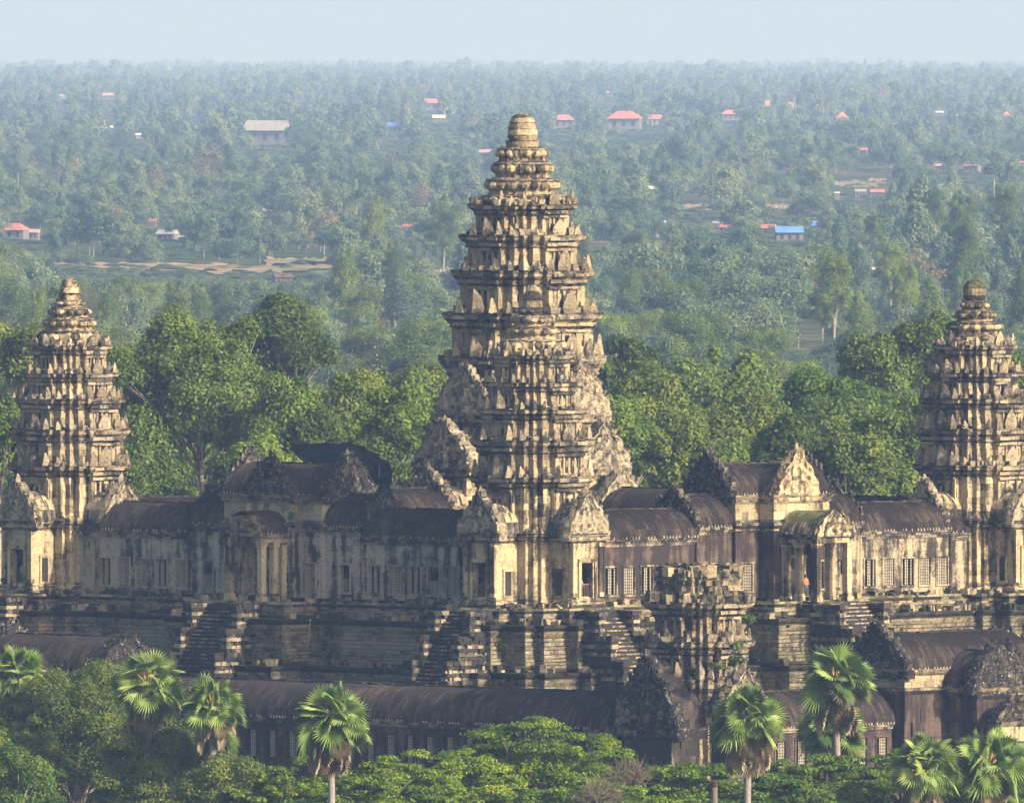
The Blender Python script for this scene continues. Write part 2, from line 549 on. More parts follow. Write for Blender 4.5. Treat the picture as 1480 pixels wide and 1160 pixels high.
HT('broadleaf_tree', 'dark tree right behind the shoulder of the central tower', 912, 497, 120, 1900, .6, L_DARK, 21, n=8000, size=.28, k=26)
HT('broadleaf_tree', 'big yellow-olive tree with pale slender trunk right of the central tower', 945, 535, 175, 1680, .75, L_OLV, 22, n=14000, size=.25, k=44, rel=.24, ratio=1.0, trad=.26)
HT('broadleaf_tree', 'wide olive tree above the right gallery pavilion', 1062, 565, 180, 1690, .7, L_OLV, 23, n=13000, size=.25, k=40, rel=.25, ratio=.9)
HT('broadleaf_tree', 'dark blue-green tree between two olive trees right of the central tower', 1015, 520, 140, 2050, .6, L_DARK, 24, n=8000, size=.3, k=28)
HT('broadleaf_tree', 'vivid green tree right of the pavilion gable', 1200, 540, 180, 1760, .7, L_BRI, 25, n=12000, size=.26, k=38, rel=.26, ratio=.75)
HT('broadleaf_tree', 'yellow-green tree above the porch roof on the right', 1205, 610, 170, 1690, .7, L_OLV, 26, n=11000, size=.25, k=34, ratio=.8)
HT('broadleaf_tree', 'dark bushy tree beside the waist of the rightmost tower', 1290, 590, 170, 1650, .75, L_DARK, 27, n=12000, size=.25, k=38, ratio=.9)
HT('broadleaf_tree', 'tall dark tree with pale forked limbs left of the rightmost tower', 1272, 480, 120, 1850, .6, L_DARK, 28, n=8000, size=.28, k=26)
HT('broadleaf_tree', 'tallest dark tree touching the left outline of the rightmost tower', 1345, 448, 110, 1850, .6, L_DARK, 29, n=8000, size=.28, k=26, ratio=1.3)
HT('broadleaf_tree', 'low dark tree behind the ribbed roof next to the rightmost tower', 1265, 650, 150, 1640, .75, L_DARK, 30, n=9000, size=.25, k=30)
HT('broadleaf_tree', 'tree behind the right outline of the rightmost tower', 1465, 500, 110, 1800, .7, L_MID, 31, n=7000, size=.28, k=24, ratio=1.5)
HT('broadleaf_tree', 'green tree low behind the central tower porch on the right', 905, 600, 110, 1660, .7, L_BRI, 32, n=7000, size=.24, k=22)
HT('broadleaf_tree', 'shrubby green tree peeping over the pavilion roof right of the olive pair', 1145, 640, 90, 1650, .6, L_MID, 33, n=6000, size=.24, k=22)

FIELDS = [  # photo columns, near row, far row, tint
    (70, 330, 387, 381, 'tan'), (300, 480, 391, 386, 'tan'), (385, 470, 380, 374, 'tan'), (628, 660, 408, 390, 'tan'),
    (985, 1030, 300, 296, 'tan'), (1105, 1140, 301, 296, 'tan'), (1205, 1270, 268, 262, 'tan'), (1255, 1280, 262, 258, 'tan')]

HOUSES = [  # px, py of the roof's middle, width px, roof, kind, label
    (628, 147, 36, 'red', 'gable', 'long red-roofed hall above and left of the central tower top'),
    (658, 158, 22, 'white', 'gable', 'pale-roofed building right of the long red hall'),
    (570, 181, 30, 'blue', 'gable', 'blue-roofed shed far left of the central tower top'),
    (634, 169, 24, 'cream', 'gable', 'cream building below the long red hall'),
    (814, 171, 44, 'red', 'hip', 'low red-roofed hall just right of the central tower top'),
    (903, 168, 62, 'red', 'hip', 'broad red-roofed hall with white walls right of the central tower top'),
    (944, 170, 34, 'red', 'gable', 'small temple hall with spire beside the broad red hall'),
    (1055, 163, 34, 'red', 'hip', 'faint red roof left of the two masts'),
    (1216, 165, 26, 'temple', 'gable', 'steep orange-gabled temple hall right of the two masts'),
    (1454, 163, 16, 'temple', 'gable', 'small steep orange-gabled shrine near the right edge'),
    (1358, 162, 14, 'white', 'gable', 'small white building between the two orange temple halls'),
    (1388, 168, 16, 'cream', 'gable', 'tiny cream building left of the small orange shrine'),
    (1248, 217, 18, 'red', 'gable', 'orange-red roof standing alone in the far trees right of centre'),
    (1360, 240, 20, 'pink', 'gable', 'pale building with pink roof in the far trees on the right'),
    (1405, 238, 30, 'red', 'hip', 'faint red roof near the right edge'),
    (1477, 238, 14, 'red', 'hip', 'red roof cut by the right edge'),
    (943, 272, 26, 'cream', 'gable', 'small house with a yellow-cream roof right of the central tower'),
    (1243, 278, 22, 'grey', 'gable', 'white house with a grey roof behind the clearing on the right'),
    (1268, 277, 26, 'red', 'gable', 'house with a dull red roof beside the white house'),
    (1210, 286, 10, 'cream', 'gable', 'tiny cream hut left of the white house'),
    (1050, 331, 24, 'red', 'gable', 'small dull red roof left of the blue roof'),
    (1037, 328, 18, 'grey', 'gable', 'grey-roofed hut touching the small dull red roof'),
    (1108, 328, 34, 'red', 'gable', 'bright red roof touching the blue roof'),
    (1140, 333, 52, 'blue', 'gable', 'big bright blue roof on the right'),
    (1178, 324, 40, 'blue', 'gable', 'smaller blue roof behind the big bright blue roof'),
    (956, 328, 16, 'white', 'gable', 'little white roof right of the central tower'),
    (878, 335, 20, 'blue', 'gable', 'faint blue roof beside the central tower outline'),
    (862, 378, 26, 'red', 'gable', 'red-roofed wooden house touching the central tower outline'),
    (588, 331, 22, 'red', 'gable', 'small house with a bright red roof left of the central tower'),
    (18, 329, 56, 'red', 'hip', 'long red-roofed house at the left edge'),
    (46, 337, 28, 'pink', 'gable', 'small pink-roofed annex of the left edge house'),
    (220, 324, 18, 'red', 'hip', 'small dark red pavilion behind the long grey shed'),
    (242, 336, 36, 'grey', 'gable', 'long grey metal shed left of centre'),
    (268, 346, 24, 'white', 'gable', 'white-roofed lower end of the grey shed'),
    (388, 308, 20, 'white', 'gable', 'white house with a pale roof in the trees left of centre'),
    (388, 184, 82, 'grey', 'gable', 'very long pale warehouse roof far left of the central tower'),
    (165, 184, 16, 'cream', 'gable', 'small cream roof in the far left trees'),
    (200, 196, 14, 'white', 'gable', 'small white house in the far left trees'),
    (283, 139, 12, 'red', 'gable', 'tiny red roof far left near the horizon'),
    (157, 137, 22, 'pink', 'gable', 'faint pink roof far left near the horizon'),
    (90, 138, 12, 'pink', 'gable', 'faintest pink roof far left near the horizon'),
    (702, 219, 26, 'pink', 'gable', 'faint pink roof left of the central tower neck'),
    (408, 402, 34, 'dark', 'gable', 'brown-roofed hut below the tan field left of centre'),
    (1366, 430, 18, 'green', 'gable', 'pale green-roofed hut left of the rightmost tower top'),
    (878, 134, 16, 'pink', 'gable', 'faint pink roof near the horizon right of the tower mast'),
    (1266, 396, 22, 'cream', 'gable', 'thatched hut among the tall slender trees on the right'),
]


def house_d(py, w): return ground_d(py + w * .30 + 2)


def max_height(px, D, w=10):
    """tallest a tree at column px and distance D may be without hiding a field or a house the photo shows"""
    m = 99.0
    hp = w * F / D * .35
    for (a, b, n_, f_, c) in FIELDS:
        if a - hp * .6 < px < b + hp * .6 and D < ground_d(n_):
            m = min(m, ZC - D * D / (2 * RE) - (n_ + 30) * D / F)
    for (hx, hy, hw, roof, kind, lab) in HOUSES:
        if abs(px - hx) < hw * .42 + hp * .45 and D < house_d(hy, hw):
            m = min(m, ZC - D * D / (2 * RE) - (hy + hw * .10 + 32) * D / F)
    return m


UND = [(165, 640, 0), (225, 655, 1), (340, 650, 0), (385, 630, 1), (452, 625, 0), (505, 605, 2), (550, 615, 0), (590, 600, 1), (620, 575, 0), (640, 600, 1), (875, 560, 1),
       (900, 640, 0), (985, 620, 2), (1030, 640, 0), (1100, 630, 2), (1130, 600, 0), (1165, 660, 2), (1215, 670, 0), (1240, 620, 2), (1310, 640, 0), (1335, 560, 1), (1330, 680, 0)]
for i, (px, py, k) in enumerate(UND):
    where = 'left' if px < 700 else 'right'
    HT('low_tree', '%s low tree just behind the temple roofs, %s in line from the left' % (['dark green', 'mid green', 'olive'][k], ['first', 'second', 'third', 'fourth', 'fifth', 'sixth', 'seventh', 'eighth', 'ninth', 'tenth', 'eleventh', 'twelfth', 'thirteenth', 'fourteenth', 'fifteenth', 'sixteenth', 'seventeenth', 'eighteenth', 'nineteenth', 'twentieth', 'twenty-first', 'twenty-second'][i]),
       px, py, 115, 1625 + (i % 3) * 25, .8, [L_DARK, L_MID, L_OLV][k], 300 + i, n=6500, size=.26, k=24, ratio=1.1, group='low trees just behind the temple roofs')

# --- 110 more single trees in the middle distance, copies of a few kinds, then the wood as one mass
def tree_kind(i, lmat, w, H, ch, n, size, k, rel, taper=0.0):
    rng = random.Random(500 + i)
    lobes = crown_lobes(w, w * .9, ch, k, rng, H - ch, rel, 1.0, taper)
    V, Fc, tone = leaf_cloud(lobes, int(n * 6), size * .3, 500 + i)
    c = np_mesh('crown', V, Fc, tone, [lmat])
    t = limbs_mesh('trunk', H - ch * .7, lobes, M_BARK, .3, rng, 6, 5).build('trunk')
    me = t.data
    bpy.data.objects.remove(t)
    return c, me, w, H


KINDS = [tree_kind(0, L_DARK, 11, 17, 13, 3600, .42, 24, .3), tree_kind(1, L_MID, 12, 16, 12, 3600, .42, 26, .28),
         tree_kind(2, L_OLV, 10, 14, 11, 3200, .42, 22, .3), tree_kind(3, L_BRI, 10, 13, 10, 3000, .42, 20, .32),
         tree_kind(4, L_DARK, 8, 21, 16, 3200, .42, 24, .3, .4), tree_kind(5, L_DRY, 8, 14, 9, 900, .34, 16, .34),
         tree_kind(6, L_MID, 9, 24, 18, 3400, .44, 30, .24, .2)]
KN = ['dark green round tree', 'mid green broad tree', 'olive tree', 'bright green tree', 'dark tapering tree', 'half-bare greyish tree', 'tall slender green tree']
srng = random.Random(42)
cnt = 0
SPOTS = []
for i, D in enumerate([1790, 1900, 2020, 2150, 2290, 2440, 2600, 2780, 2980, 3200, 3450, 3720, 4020, 4350, 4700]):
    stepx = 118 * (1 + 0.18 * math.sin(i * 2.1))
    x = -150 + (i % 2) * 60 + srng.uniform(-20, 20)
    while x < 1640:
        px = x + srng.uniform(-25, 25)
        SPOTS.append((px, D * srng.uniform(.97, 1.03)))
        x += stepx
for (px, D) in SPOTS:
    k = srng.choices(range(7), [5, 5, 3, 1, 3, 1, 2])[0]
    if D > 3300 and 1190 < px < 1480: k = 6
    c, tm, w, H = KINDS[k]
    X = CX + (px - 740) * D / F
    Y = D - D0
    s = srng.uniform(.8, 1.2) * (1.0 + max(0, 2900 - D) / 1500)
    mh = max_height(px, D, w * s)
    if D < 3000: mh = min(mh, ZC - D * D / (2 * RE) - (srng.uniform(455, 560) + 32) * D / F)
    if H * s > mh:
        s = mh / H
        if s < .45: continue
    a = 'left of the left tower' if px < 90 else 'between the left and the central tower' if px < 650 else 'behind the central tower' if px < 880 else 'between the central and the right tower' if px < 1350 else 'right of the right tower'
    dist = 'close behind the temple' if D < 2300 else 'farther back in the wood' if D < 3300 else 'before the tan fields'
    o = thing('forest_tree', '%s %s, %s' % (KN[k], dist, a), 'tree', (X, Y, gz(X, Y) - .3), srng.uniform(0, 6.28), '%ss %s, %s' % (KN[k], dist, a))
    o.scale = (s, s, s)
    link('crown', c, o); link('trunk', tm, o)


def far_kind(name, style, w, H, n, size, seed):
    """one tree for the wood: leaves and trunk in one small mesh"""
    rng = random.Random(seed)
    if style == 'palm':
        lob = [(0, 0, H * .88, w * .5, w * .5, w * .45)]
        k0 = H * .8
    elif style == 'tall':
        ch = H * .72
        lob = crown_lobes(w * .6, w * .6, ch, 18, rng, H - ch, .34, 1, .3); k0 = H * .45
    elif style == 'spire':
        lob = crown_lobes(w * .75, w * .75, H * .92, 18, rng, H * .06, .36, 1, .6); k0 = H * .2
    elif style == 'bush':
        lob = crown_lobes(w, w, H, 12, rng, -.1 * H, .42); k0 = .2 * H
    else:
        ch = H * .9
        lob = crown_lobes(w, w * .9, ch, 22, rng, H - ch, .32); k0 = H * .3
    V, Fc, t = leaf_cloud(lob, n, size, seed, inner=.35)
    tv, tf = [], []
    r = max(.16, H * .012)
    for (z, q) in ((0, 1.0), (k0, .8), (H * .8, .45)):
        for k in range(5):
            a = k * 1.2566
            tv.append((r * q * math.cos(a), r * q * math.sin(a), z))
    for l in range(2):
        for k in range(5):
            tf.append((l * 5 + k, l * 5 + (k + 1) % 5, l * 5 + 5 + (k + 1) % 5, l * 5 + 5 + k))
    b = len(V)
    V = np.concatenate([V, np.array(tv)]); Fc = np.concatenate([Fc, np.array(tf) + b])
    mi = np.concatenate([np.zeros(n, dtype=np.int32), np.ones(len(tf), dtype=np.int32)])
    t = np.concatenate([t, np.full(len(tf), .5)])
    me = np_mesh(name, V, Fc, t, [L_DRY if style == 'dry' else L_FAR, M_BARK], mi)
    return bpy.data.objects.new(name, me)


def scatter_group(name, coll):
    ng = bpy.data.node_groups.new(name, 'GeometryNodeTree')
    ng.interface.new_socket('Geometry', in_out='INPUT', socket_type='NodeSocketGeometry')
    ng.interface.new_socket('Geometry', in_out='OUTPUT', socket_type='NodeSocketGeometry')
    gi, go = ng.nodes.new('NodeGroupInput'), ng.nodes.new('NodeGroupOutput')
    ip = ng.nodes.new('GeometryNodeInstanceOnPoints')
    ci = ng.nodes.new('GeometryNodeCollectionInfo')
    ci.inputs['Collection'].default_value = coll
    ci.inputs['Separate Children'].default_value = True
    ci.inputs['Reset Children'].default_value = True
    ip.inputs['Pick Instance'].default_value = True
    def attr(nm, dt):
        n = ng.nodes.new('GeometryNodeInputNamedAttribute'); n.data_type = dt
        n.inputs['Name'].default_value = nm
        return n.outputs['Attribute']
    e2r = ng.nodes.new('FunctionNodeEulerToRotation')
    L = ng.links.new
    L(gi.outputs[0], ip.inputs['Points']); L(ci.outputs[0], ip.inputs['Instance'])
    L(attr('kind_index', 'INT'), ip.inputs['Instance Index'])
    L(attr('turn', 'FLOAT_VECTOR'), e2r.inputs[0]); L(e2r.outputs[0], ip.inputs['Rotation'])
    L(attr('size', 'FLOAT_VECTOR'), ip.inputs['Scale'])
    L(ip.outputs[0], go.inputs[0])
    return ng


def forest(name, rows, d0, d1, stepx, lod, seed, clear=()):
    """the far wood as one mass of scattered trees standing on the ground"""
    g = np.random.default_rng(seed)
    n1, s1 = lod
    styles = [('round', 13, 12, 1), ('round', 12, 14, 1), ('round', 15, 12.5, 1), ('spire', 11, 15, 1), ('tall', 12, 17, 1), ('bush', 11, 6, .6), ('dry', 12, 12, .3), ('palm', 5, 14, .22), ('round', 10, 10, .8)]
    coll = bpy.data.collections.new(name + '_kinds')
    Hs = []
    for i, (st, w, H, f) in enumerate(styles):
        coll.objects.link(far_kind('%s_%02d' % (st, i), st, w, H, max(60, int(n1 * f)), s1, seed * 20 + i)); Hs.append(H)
    order = sorted(range(len(styles)), key=lambda i: '%s_%02d' % (styles[i][0], i))   # collection children are read in name order
    pos_of = {k: order.index(k) for k in range(len(styles))}
    pts, kk, sc = [], [], []
    def put(X, Y, mh):
        px = 740 + (X - CX) * F / (Y + D0)
        rightwood = 1190 < px < 1490 and 3000 < Y + D0 < 5200
        k = int(g.choice(9, p=[.12, .12, .08, .05, .45, .10, .03, .02, .03] if rightwood else [.22, .20, .17, .09, .03, .12, .03, .03, .11]))
        s = float(g.uniform(.65, 1.3)) * (1.35 if g.random() < .06 else 1)
        s *= .88 if Y + D0 < 4300 else .76 if Y + D0 < 8600 else .72
        H = Hs[k] * s
        if H > mh:
            if styles[k][0] in ('palm', 'tall', 'dry'): k = 5
            sz = min(1, mh / (Hs[k] * s)); sx = s * max(.6, sz); sz = s * sz
        else: sx = sz = s
        pts.append((X, Y, gz(X, Y) - .3)); kk.append(pos_of[k]); sc.append((sx, sx, sz * float(g.uniform(.9, 1.1)) if H < mh * .8 else sz))
    y0, y1 = -32 + F * (ZC + d0 * d0 / (2 * RE)) / d0, -32 + F * (ZC + d1 * d1 / (2 * RE)) / d1
    dists = [ground_d(row) for row in np.linspace(y0, y1, rows)]
    if d1 > 20000: dists += list(np.linspace(14000, 30000, 22))
    for D in dists:
        n = int(1.5 * 1480 * D / F / stepx)
        for q in range(n):
            X = CX + (q + g.random()) * stepx - n * stepx / 2
            Dd = D * (1 + g.normal() * .014)
            px = 740 + (X - CX) * F / Dd
            if any(a < px < b and c < Dd < d for (a, b, c, d) in clear): continue
            mh = max_height(px, Dd, 11)
            put(X, Dd - D0, max(mh, 1.5))
            if mh < 9:
                for _ in range(4): put(X + g.normal() * stepx * .6, Dd - D0 + g.normal() * .012 * D, max(mh * .85, 1.2))
    for (hx, hy, hw, roof, hk, lab) in HOUSES:      # yards: bushes standing before the walls
        Dh = house_d(hy, hw)
        if not d0 < Dh < d1: continue
        for _ in range(12):
            Dd = Dh - g.uniform(18, 70)
            px = hx + g.uniform(-.6, .6) * hw
            put(CX + (px - 740) * Dd / F, Dd - D0, max(1.0, max_height(px, Dd, 4) * float(g.uniform(.5, 1))))
    me = bpy.data.meshes.new(name)
    me.vertices.add(len(pts)); me.vertices.foreach_set('co', np.array(pts, dtype=np.float32).ravel())
    a = me.attributes.new('kind_index', 'INT', 'POINT'); a.data.foreach_set('value', np.array(kk, dtype=np.int32))
    a = me.attributes.new('turn', 'FLOAT_VECTOR', 'POINT')
    tv = np.zeros((len(pts), 3), dtype=np.float32); tv[:, 2] = g.uniform(0, 6.28, len(pts)); a.data.foreach_set('vector', tv.ravel())
    a = me.attributes.new('size', 'FLOAT_VECTOR', 'POINT'); a.data.foreach_set('vector', np.array(sc, dtype=np.float32).ravel())
    o = link(name, me)
    md = o.modifiers.new('scatter', 'NODES'); md.node_group = scatter_group(name + '_scatter', coll)
    print(name, len(pts))
    return tag(o, kind='stuff')


CLEAR = []
for (a, b, n_, f_, c) in FIELDS:
    CLEAR.append((a - 8, b + 8, ground_d(n_ + 2), ground_d(f_)))
m_tan, nt_, out_ = newmat('dry_field')
_geo = N(nt_, 'ShaderNodeNewGeometry')
_n1, _n2 = noise(nt_, _geo.outputs['Position'], .012, 6, .7), noise(nt_, _geo.outputs['Position'], .05, 6, .7)
_c = mixc(nt_, smooth(nt_, _n1, .45, .6), (.38, .26, .18), (.20, .18, .09))
_c = mixc(nt_, smooth(nt_, _n2, .5, .62), _c, (.10, .12, .05))
_d = N(nt_, 'ShaderNodeBsdfDiffuse'); nt_.links.new(_c, _d.inputs[0]); nt_.links.new(_d.outputs[0], out_.inputs[0])
for i, (a, b, n_, f_, c) in enumerate(FIELDS):
    dn, df = ground_d(n_ + 4), ground_d(f_)
    V, Fc = [], []
    nx, ny = 14, 6
    for iy in range(ny + 1):
        D = dn + (df - dn) * iy / ny
        for ix in range(nx + 1):
            px = a + (b - a) * ix / nx + srng.uniform(-4, 4)
            Dj = D * (1 + (srng.uniform(-.008, .008) if iy in (0, ny) else 0))
            X = CX + (px - 740) * Dj / F
            V.append((X, Dj - D0, gz(X, Dj - D0) + .3))
    for iy in range(ny):
        for ix in range(nx):
            k = iy * (nx + 1) + ix
            Fc.append((k, k + 1, k + nx + 2, k + nx + 1))
    tag(link('dry_field', np_mesh('dry_field', V, Fc, None, [m_tan])), kind='structure')

for (px, py, w, roof, kind, lab) in HOUSES:
    D = house_d(py, w)
    CLEAR.append((px - w * .62, px + w * .62, D - 25, D + 25))

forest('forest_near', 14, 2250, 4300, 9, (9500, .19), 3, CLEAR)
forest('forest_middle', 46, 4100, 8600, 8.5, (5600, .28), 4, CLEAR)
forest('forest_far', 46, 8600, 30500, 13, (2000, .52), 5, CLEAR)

RC = {'red': (.42, .15, .12), 'pink': (.40, .23, .19), 'white': (.50, .50, .48), 'cream': (.60, .52, .34), 'blue': (.10, .22, .55),
      'grey': (.26, .26, .25), 'dark': (.10, .07, .06), 'green': (.40, .62, .50), 'temple': (.62, .20, .07)}
RM = {k: plain('roof_' + k, v, .8, .35, .35) for k, v in RC.items()}
M_WALLW = plain('painted_wall_pale', (.14, .135, .125), .9, .2, .5)
M_WALLB = plain('wooden_wall', (.16, .09, .07), .9, .2, .8)
M_VOID = plain('painted_window_shade', (.03, .03, .035), .9, .1)  # near-black box on an uncut wall: shade of an open window as colour


def house(px, py, wpx, roof, kind, label):
    D = house_d(py, wpx)
    X, Y = CX + (px - 740) * D / F, D - D0
    zt = ZC - (py - wpx * .12 + 32) * D / F
    zg = gz(X, Y)
    w = wpx * D / F * .8
    hh = max(3.2, min(zt - zg, w * .75))
    rh = min(w * .22, hh * .5) if roof != 'temple' else min(w * .8, hh * .62)
    d = min(w * .8, 14)
    wm = M_WALLB if roof in ('dark',) or 'wooden' in label else M_WALLW
    t = thing('village_house', label, 'house', (X, Y, zg), srng.uniform(-.35, .35), 'houses in the trees beyond the temple')
    zw = hh - rh
    b = MB(); b.box(-w * .46, w * .46, -d * .42, d * .42, 0, zw, wm); b.build('wall', t)
    r = MB()
    o = w * .5
    if roof == 'temple':
        # steep gable turned towards the viewer, in two tiers
        for s_, z0, z1 in ((1.0, zw, zw + rh * .55), (.68, zw + rh * .35, zw + rh)):
            r.add([(-o * s_, -d * .5 * s_, z0), (o * s_, -d * .5 * s_, z0), (0, -d * .5 * s_, z1), (-o * s_, d * .5, z0), (o * s_, d * .5, z0), (0, d * .5, z1)],
                  [(0, 1, 2), (3, 5, 4), (0, 2, 5, 3), (1, 4, 5, 2), (0, 3, 4, 1)], RM['temple'])
        g = MB()
        g.add([(-o * .5, -d * .5 - .1, zw + .2), (o * .5, -d * .5 - .1, zw + .2), (0, -d * .5 - .1, zw + rh * .42)], [(0, 1, 2)], M_WALLW)
        g.build('gable', t)
    else:
        ins = .28 * w if kind == 'hip' else 0
        z0, z1 = zw, hh
        r.add([(-o, -d * .56, z0), (o, -d * .56, z0), (o, d * .56, z0), (-o, d * .56, z0), (-o + ins, 0, z1), (o - ins, 0, z1)],
              [(0, 1, 5, 4), (2, 3, 4, 5), (1, 2, 5), (3, 0, 4), (0, 3, 2, 1)], RM[roof])
    r.build('roof', t)
    if wpx > 17:
        for q in range(3):
            wn_ = MB()
            xx = (-.27 + .27 * q) * w
            wn_.box(xx - w * .05, xx + w * .05, -d * .42 - .12, -d * .42 + .1, zw * .35, zw * .8, M_VOID)
            wn_.build('window', t)


for h in HOUSES: house(*h)


def mast(px, ptop, pbot, label, th=.18, D=None, cat='mast', name='radio_mast', m=None, cross=False):
    D = D or ground_d(pbot + 8)
    X, Y = CX + (px - 740) * D / F, D - D0
    zt = ZC - (ptop + 32) * D / F
    zg = gz(X, Y)
    t = thing(name, label, cat, (X, Y, zg), 0)
    b = MB(); b.tube([(0, 0, 0), (0, 0, (zt - zg) * .5), (0, 0, zt - zg)], [th, th * .8, th * .4], m or M_WALLW, 6); b.build('pole', t)
    c = MB(); c.lathe(0, 0, [(th * 2.5, 0), (th * 2.2, .8), (th, 1.2)], m or M_WALLW, 8); c.build('base', t)
    if cross:
        f = MB(); f.box(-w_flag - .3, -.3, -.05, .05, (zt - zg) * .55, (zt - zg) * .85, RM['pink']); f.build('banner', t)


w_flag = 3.5
mast(1115, 140, 168, 'left one of the two tall white flag masts near the orange temple hall', .7, cross=True, name='flag_mast', cat='flag mast')
mast(1149, 142, 170, 'right one of the two tall white flag masts near the orange temple hall', .7, cross=True, name='flag_mast', cat='flag mast')
mast(949, 316, 335, 'thin pole beside the little white roof', .3)
mast(1021, 318, 335, 'thin pole left of the grey-roofed hut', .35)
mast(267, 397, 440, 'pale post in front of the tan field left of centre', .2, name='post', cat='post')
mast(1312, 424, 446, 'pale post left of the rightmost tower top', .22, name='post', cat='post')
mast(942, 163, 176, 'thin white spire beside the broad red hall', .5, name='stupa_spire', cat='spire')

# ------------------------------------------------------------------ masonry helpers (temple-local x = west, -y = north)
def rot4(q):
    out = []
    for k in range(4):
        c, s = [(1, 0), (0, 1), (-1, 0), (0, -1)][k]
        out += [(x * c - y * s, x * s + y * c) for x, y in q]
    return out


def dedupe(p):
    o = []
    for a in p:
        if not o or abs(a[0] - o[-1][0]) + abs(a[1] - o[-1][1]) > 1e-6: o.append(a)
    if abs(o[0][0] - o[-1][0]) + abs(o[0][1] - o[-1][1]) < 1e-6: o.pop()
    return o


def mitres(plan):
    n = len(plan); out = []; nr = []
    for i in range(n):
        p, q = plan[i], plan[(i + 1) % n]
        dx, dy = q[0] - p[0], q[1] - p[1]
        l = math.hypot(dx, dy) or 1
        nr.append((dy / l, -dx / l))
    for i in range(n):
        a, b = nr[i - 1], nr[i]
        d = 1 + a[0] * b[0] + a[1] * b[1]
        d = max(d, .4)
        out.append(((a[0] + b[0]) / d, (a[1] + b[1]) / d))
    return out, nr


def sweep(mb, plan, prof, L=0.7, jit=0.03, miss=0.0, inner=0.45, zj=0.0, rmin=0.0, tones=(0, 1), skip=None):
    """courses of separate blocks round a closed plan; prof = [(offset, z, material), ...] from the bottom up"""
    ms, nr = mitres(plan)
    n = len(plan)
    for i in range(n):
        p, q, a, b, nn = plan[i], plan[(i + 1) % n], ms[i], ms[(i + 1) % n], nr[i]
        if skip and skip(p, q, nn): continue
        el = math.hypot(q[0] - p[0], q[1] - p[1])
        for k in range(len(prof) - 1):
            r0, z0, mt = prof[k]; r1, z1 = prof[k + 1][0], prof[k + 1][1]
            P0 = (p[0] + a[0] * r0, p[1] + a[1] * r0); Q0 = (q[0] + b[0] * r0, q[1] + b[1] * r0)
            P1 = (p[0] + a[0] * r1, p[1] + a[1] * r1); Q1 = (q[0] + b[0] * r1, q[1] + b[1] * r1)
            if z1 - z0 < 1e-3:
                mb.add([(P0[0], P0[1], z0), (Q0[0], Q0[1], z0), (Q1[0], Q1[1], z0), (P1[0], P1[1], z0)], [(0, 1, 2, 3)] if r1 < r0 else [(3, 2, 1, 0)], mt, rnd.random())
                continue
            nc = max(1, int(round(el / L * rnd.uniform(.85, 1.15))))
            ts = [0.0]
            for c in range(1, nc): ts.append((c + rnd.uniform(-.2, .2)) / nc)
            ts.append(1.0)
            for c in range(nc):
                t0, t1 = ts[c], ts[c + 1]
                d = rnd.uniform(-jit, jit)
                if miss and rnd.random() < miss: d -= rnd.uniform(.08, .3)
                e = 0.006 / max(el, .1)
                u0, u1 = t0 + e, t1 - e
                dz = rnd.uniform(-zj, zj) if zj else 0
                def pt(A, B, t, z, dd): return (A[0] + (B[0] - A[0]) * t + nn[0] * dd, A[1] + (B[1] - A[1]) * t + nn[1] * dd, z)
                vs = [pt(P0, Q0, u0, z0 + .004, d), pt(P0, Q0, u1, z0 + .004, d), pt(P1, Q1, u1, z1 + dz, d), pt(P1, Q1, u0, z1 + dz, d),
                      pt(P0, Q0, u0, z0, -inner), pt(P0, Q0, u1, z0, -inner), pt(P1, Q1, u1, z1 + dz, -inner), pt(P1, Q1, u0, z1 + dz, -inner)]
                mb.add(vs, [(0, 1, 2, 3), (3, 2, 6, 7), (0, 4, 5, 1), (0, 3, 7, 4), (1, 5, 6, 2)], mt, rnd.uniform(*tones))


def cap(mb, plan, r, z, m, up=True):
    ms, _ = mitres(plan)
    vs = [(p[0] + a[0] * r, p[1] + a[1] * r, z) for p, a in zip(plan, ms)]
    f = tuple(range(len(vs)))
    mb.add(vs, [f if up else f[::-1]], m, .4)


def spl(*a):
    """profile from (offset, z) pairs and one material"""
    m = a[-1]
    return [(r, z, m) for r, z in a[:-1]]


def leaf_tablet(mb, c, out, w, h, th, m, tone=None, lean=0.0, levels=5, jit=.03):
    """antefix: a flame-shaped upright tablet at c facing direction out"""
    tone = rnd.random() if tone is None else tone
    ox, oy = out
    l = math.hypot(ox, oy); ox, oy = ox / l, oy / l
    tx, ty = -oy, ox
    pr = [(.0, .42), (.22, .52), (.45, .50), (.68, .36), (.85, .19), (1.0, .04)]
    vs, fs = [], []
    wob = rnd.uniform(-.06, .06)
    hh = h * rnd.uniform(.8, 1.08)
    for i, (t, hw) in enumerate(pr):
        s = hw * w * rnd.uniform(.88, 1.1)
        ce = wob * t * w
        dep = th * (1 - .75 * t)
        ln = lean * t * h
        for (u, v) in ((-s, -dep * .5), (0, dep * .8), (s, -dep * .5), (0, -dep)):
            vs.append((c[0] + tx * (u + ce) + ox * (v + ln) + rnd.uniform(-jit, jit) * .5, c[1] + ty * (u + ce) + oy * (v + ln), c[2] + t * hh))
    for i in range(len(pr) - 1):
        for k in range(4):
            k2 = (k + 1) % 4
            fs.append((i * 4 + k, i * 4 + k2, (i + 1) * 4 + k2, (i + 1) * 4 + k))
    fs.append(tuple(len(vs) - 4 + k for k in range(4)))
    # flip orientation not needed: both sides are shaded the same
    mb.add(vs, fs, m, tone)


def hash_noise(seed, x, y):
    v = math.sin(x * 12.9898 + y * 78.233 + seed * 37.719) * 43758.5453
    return v - math.floor(v)


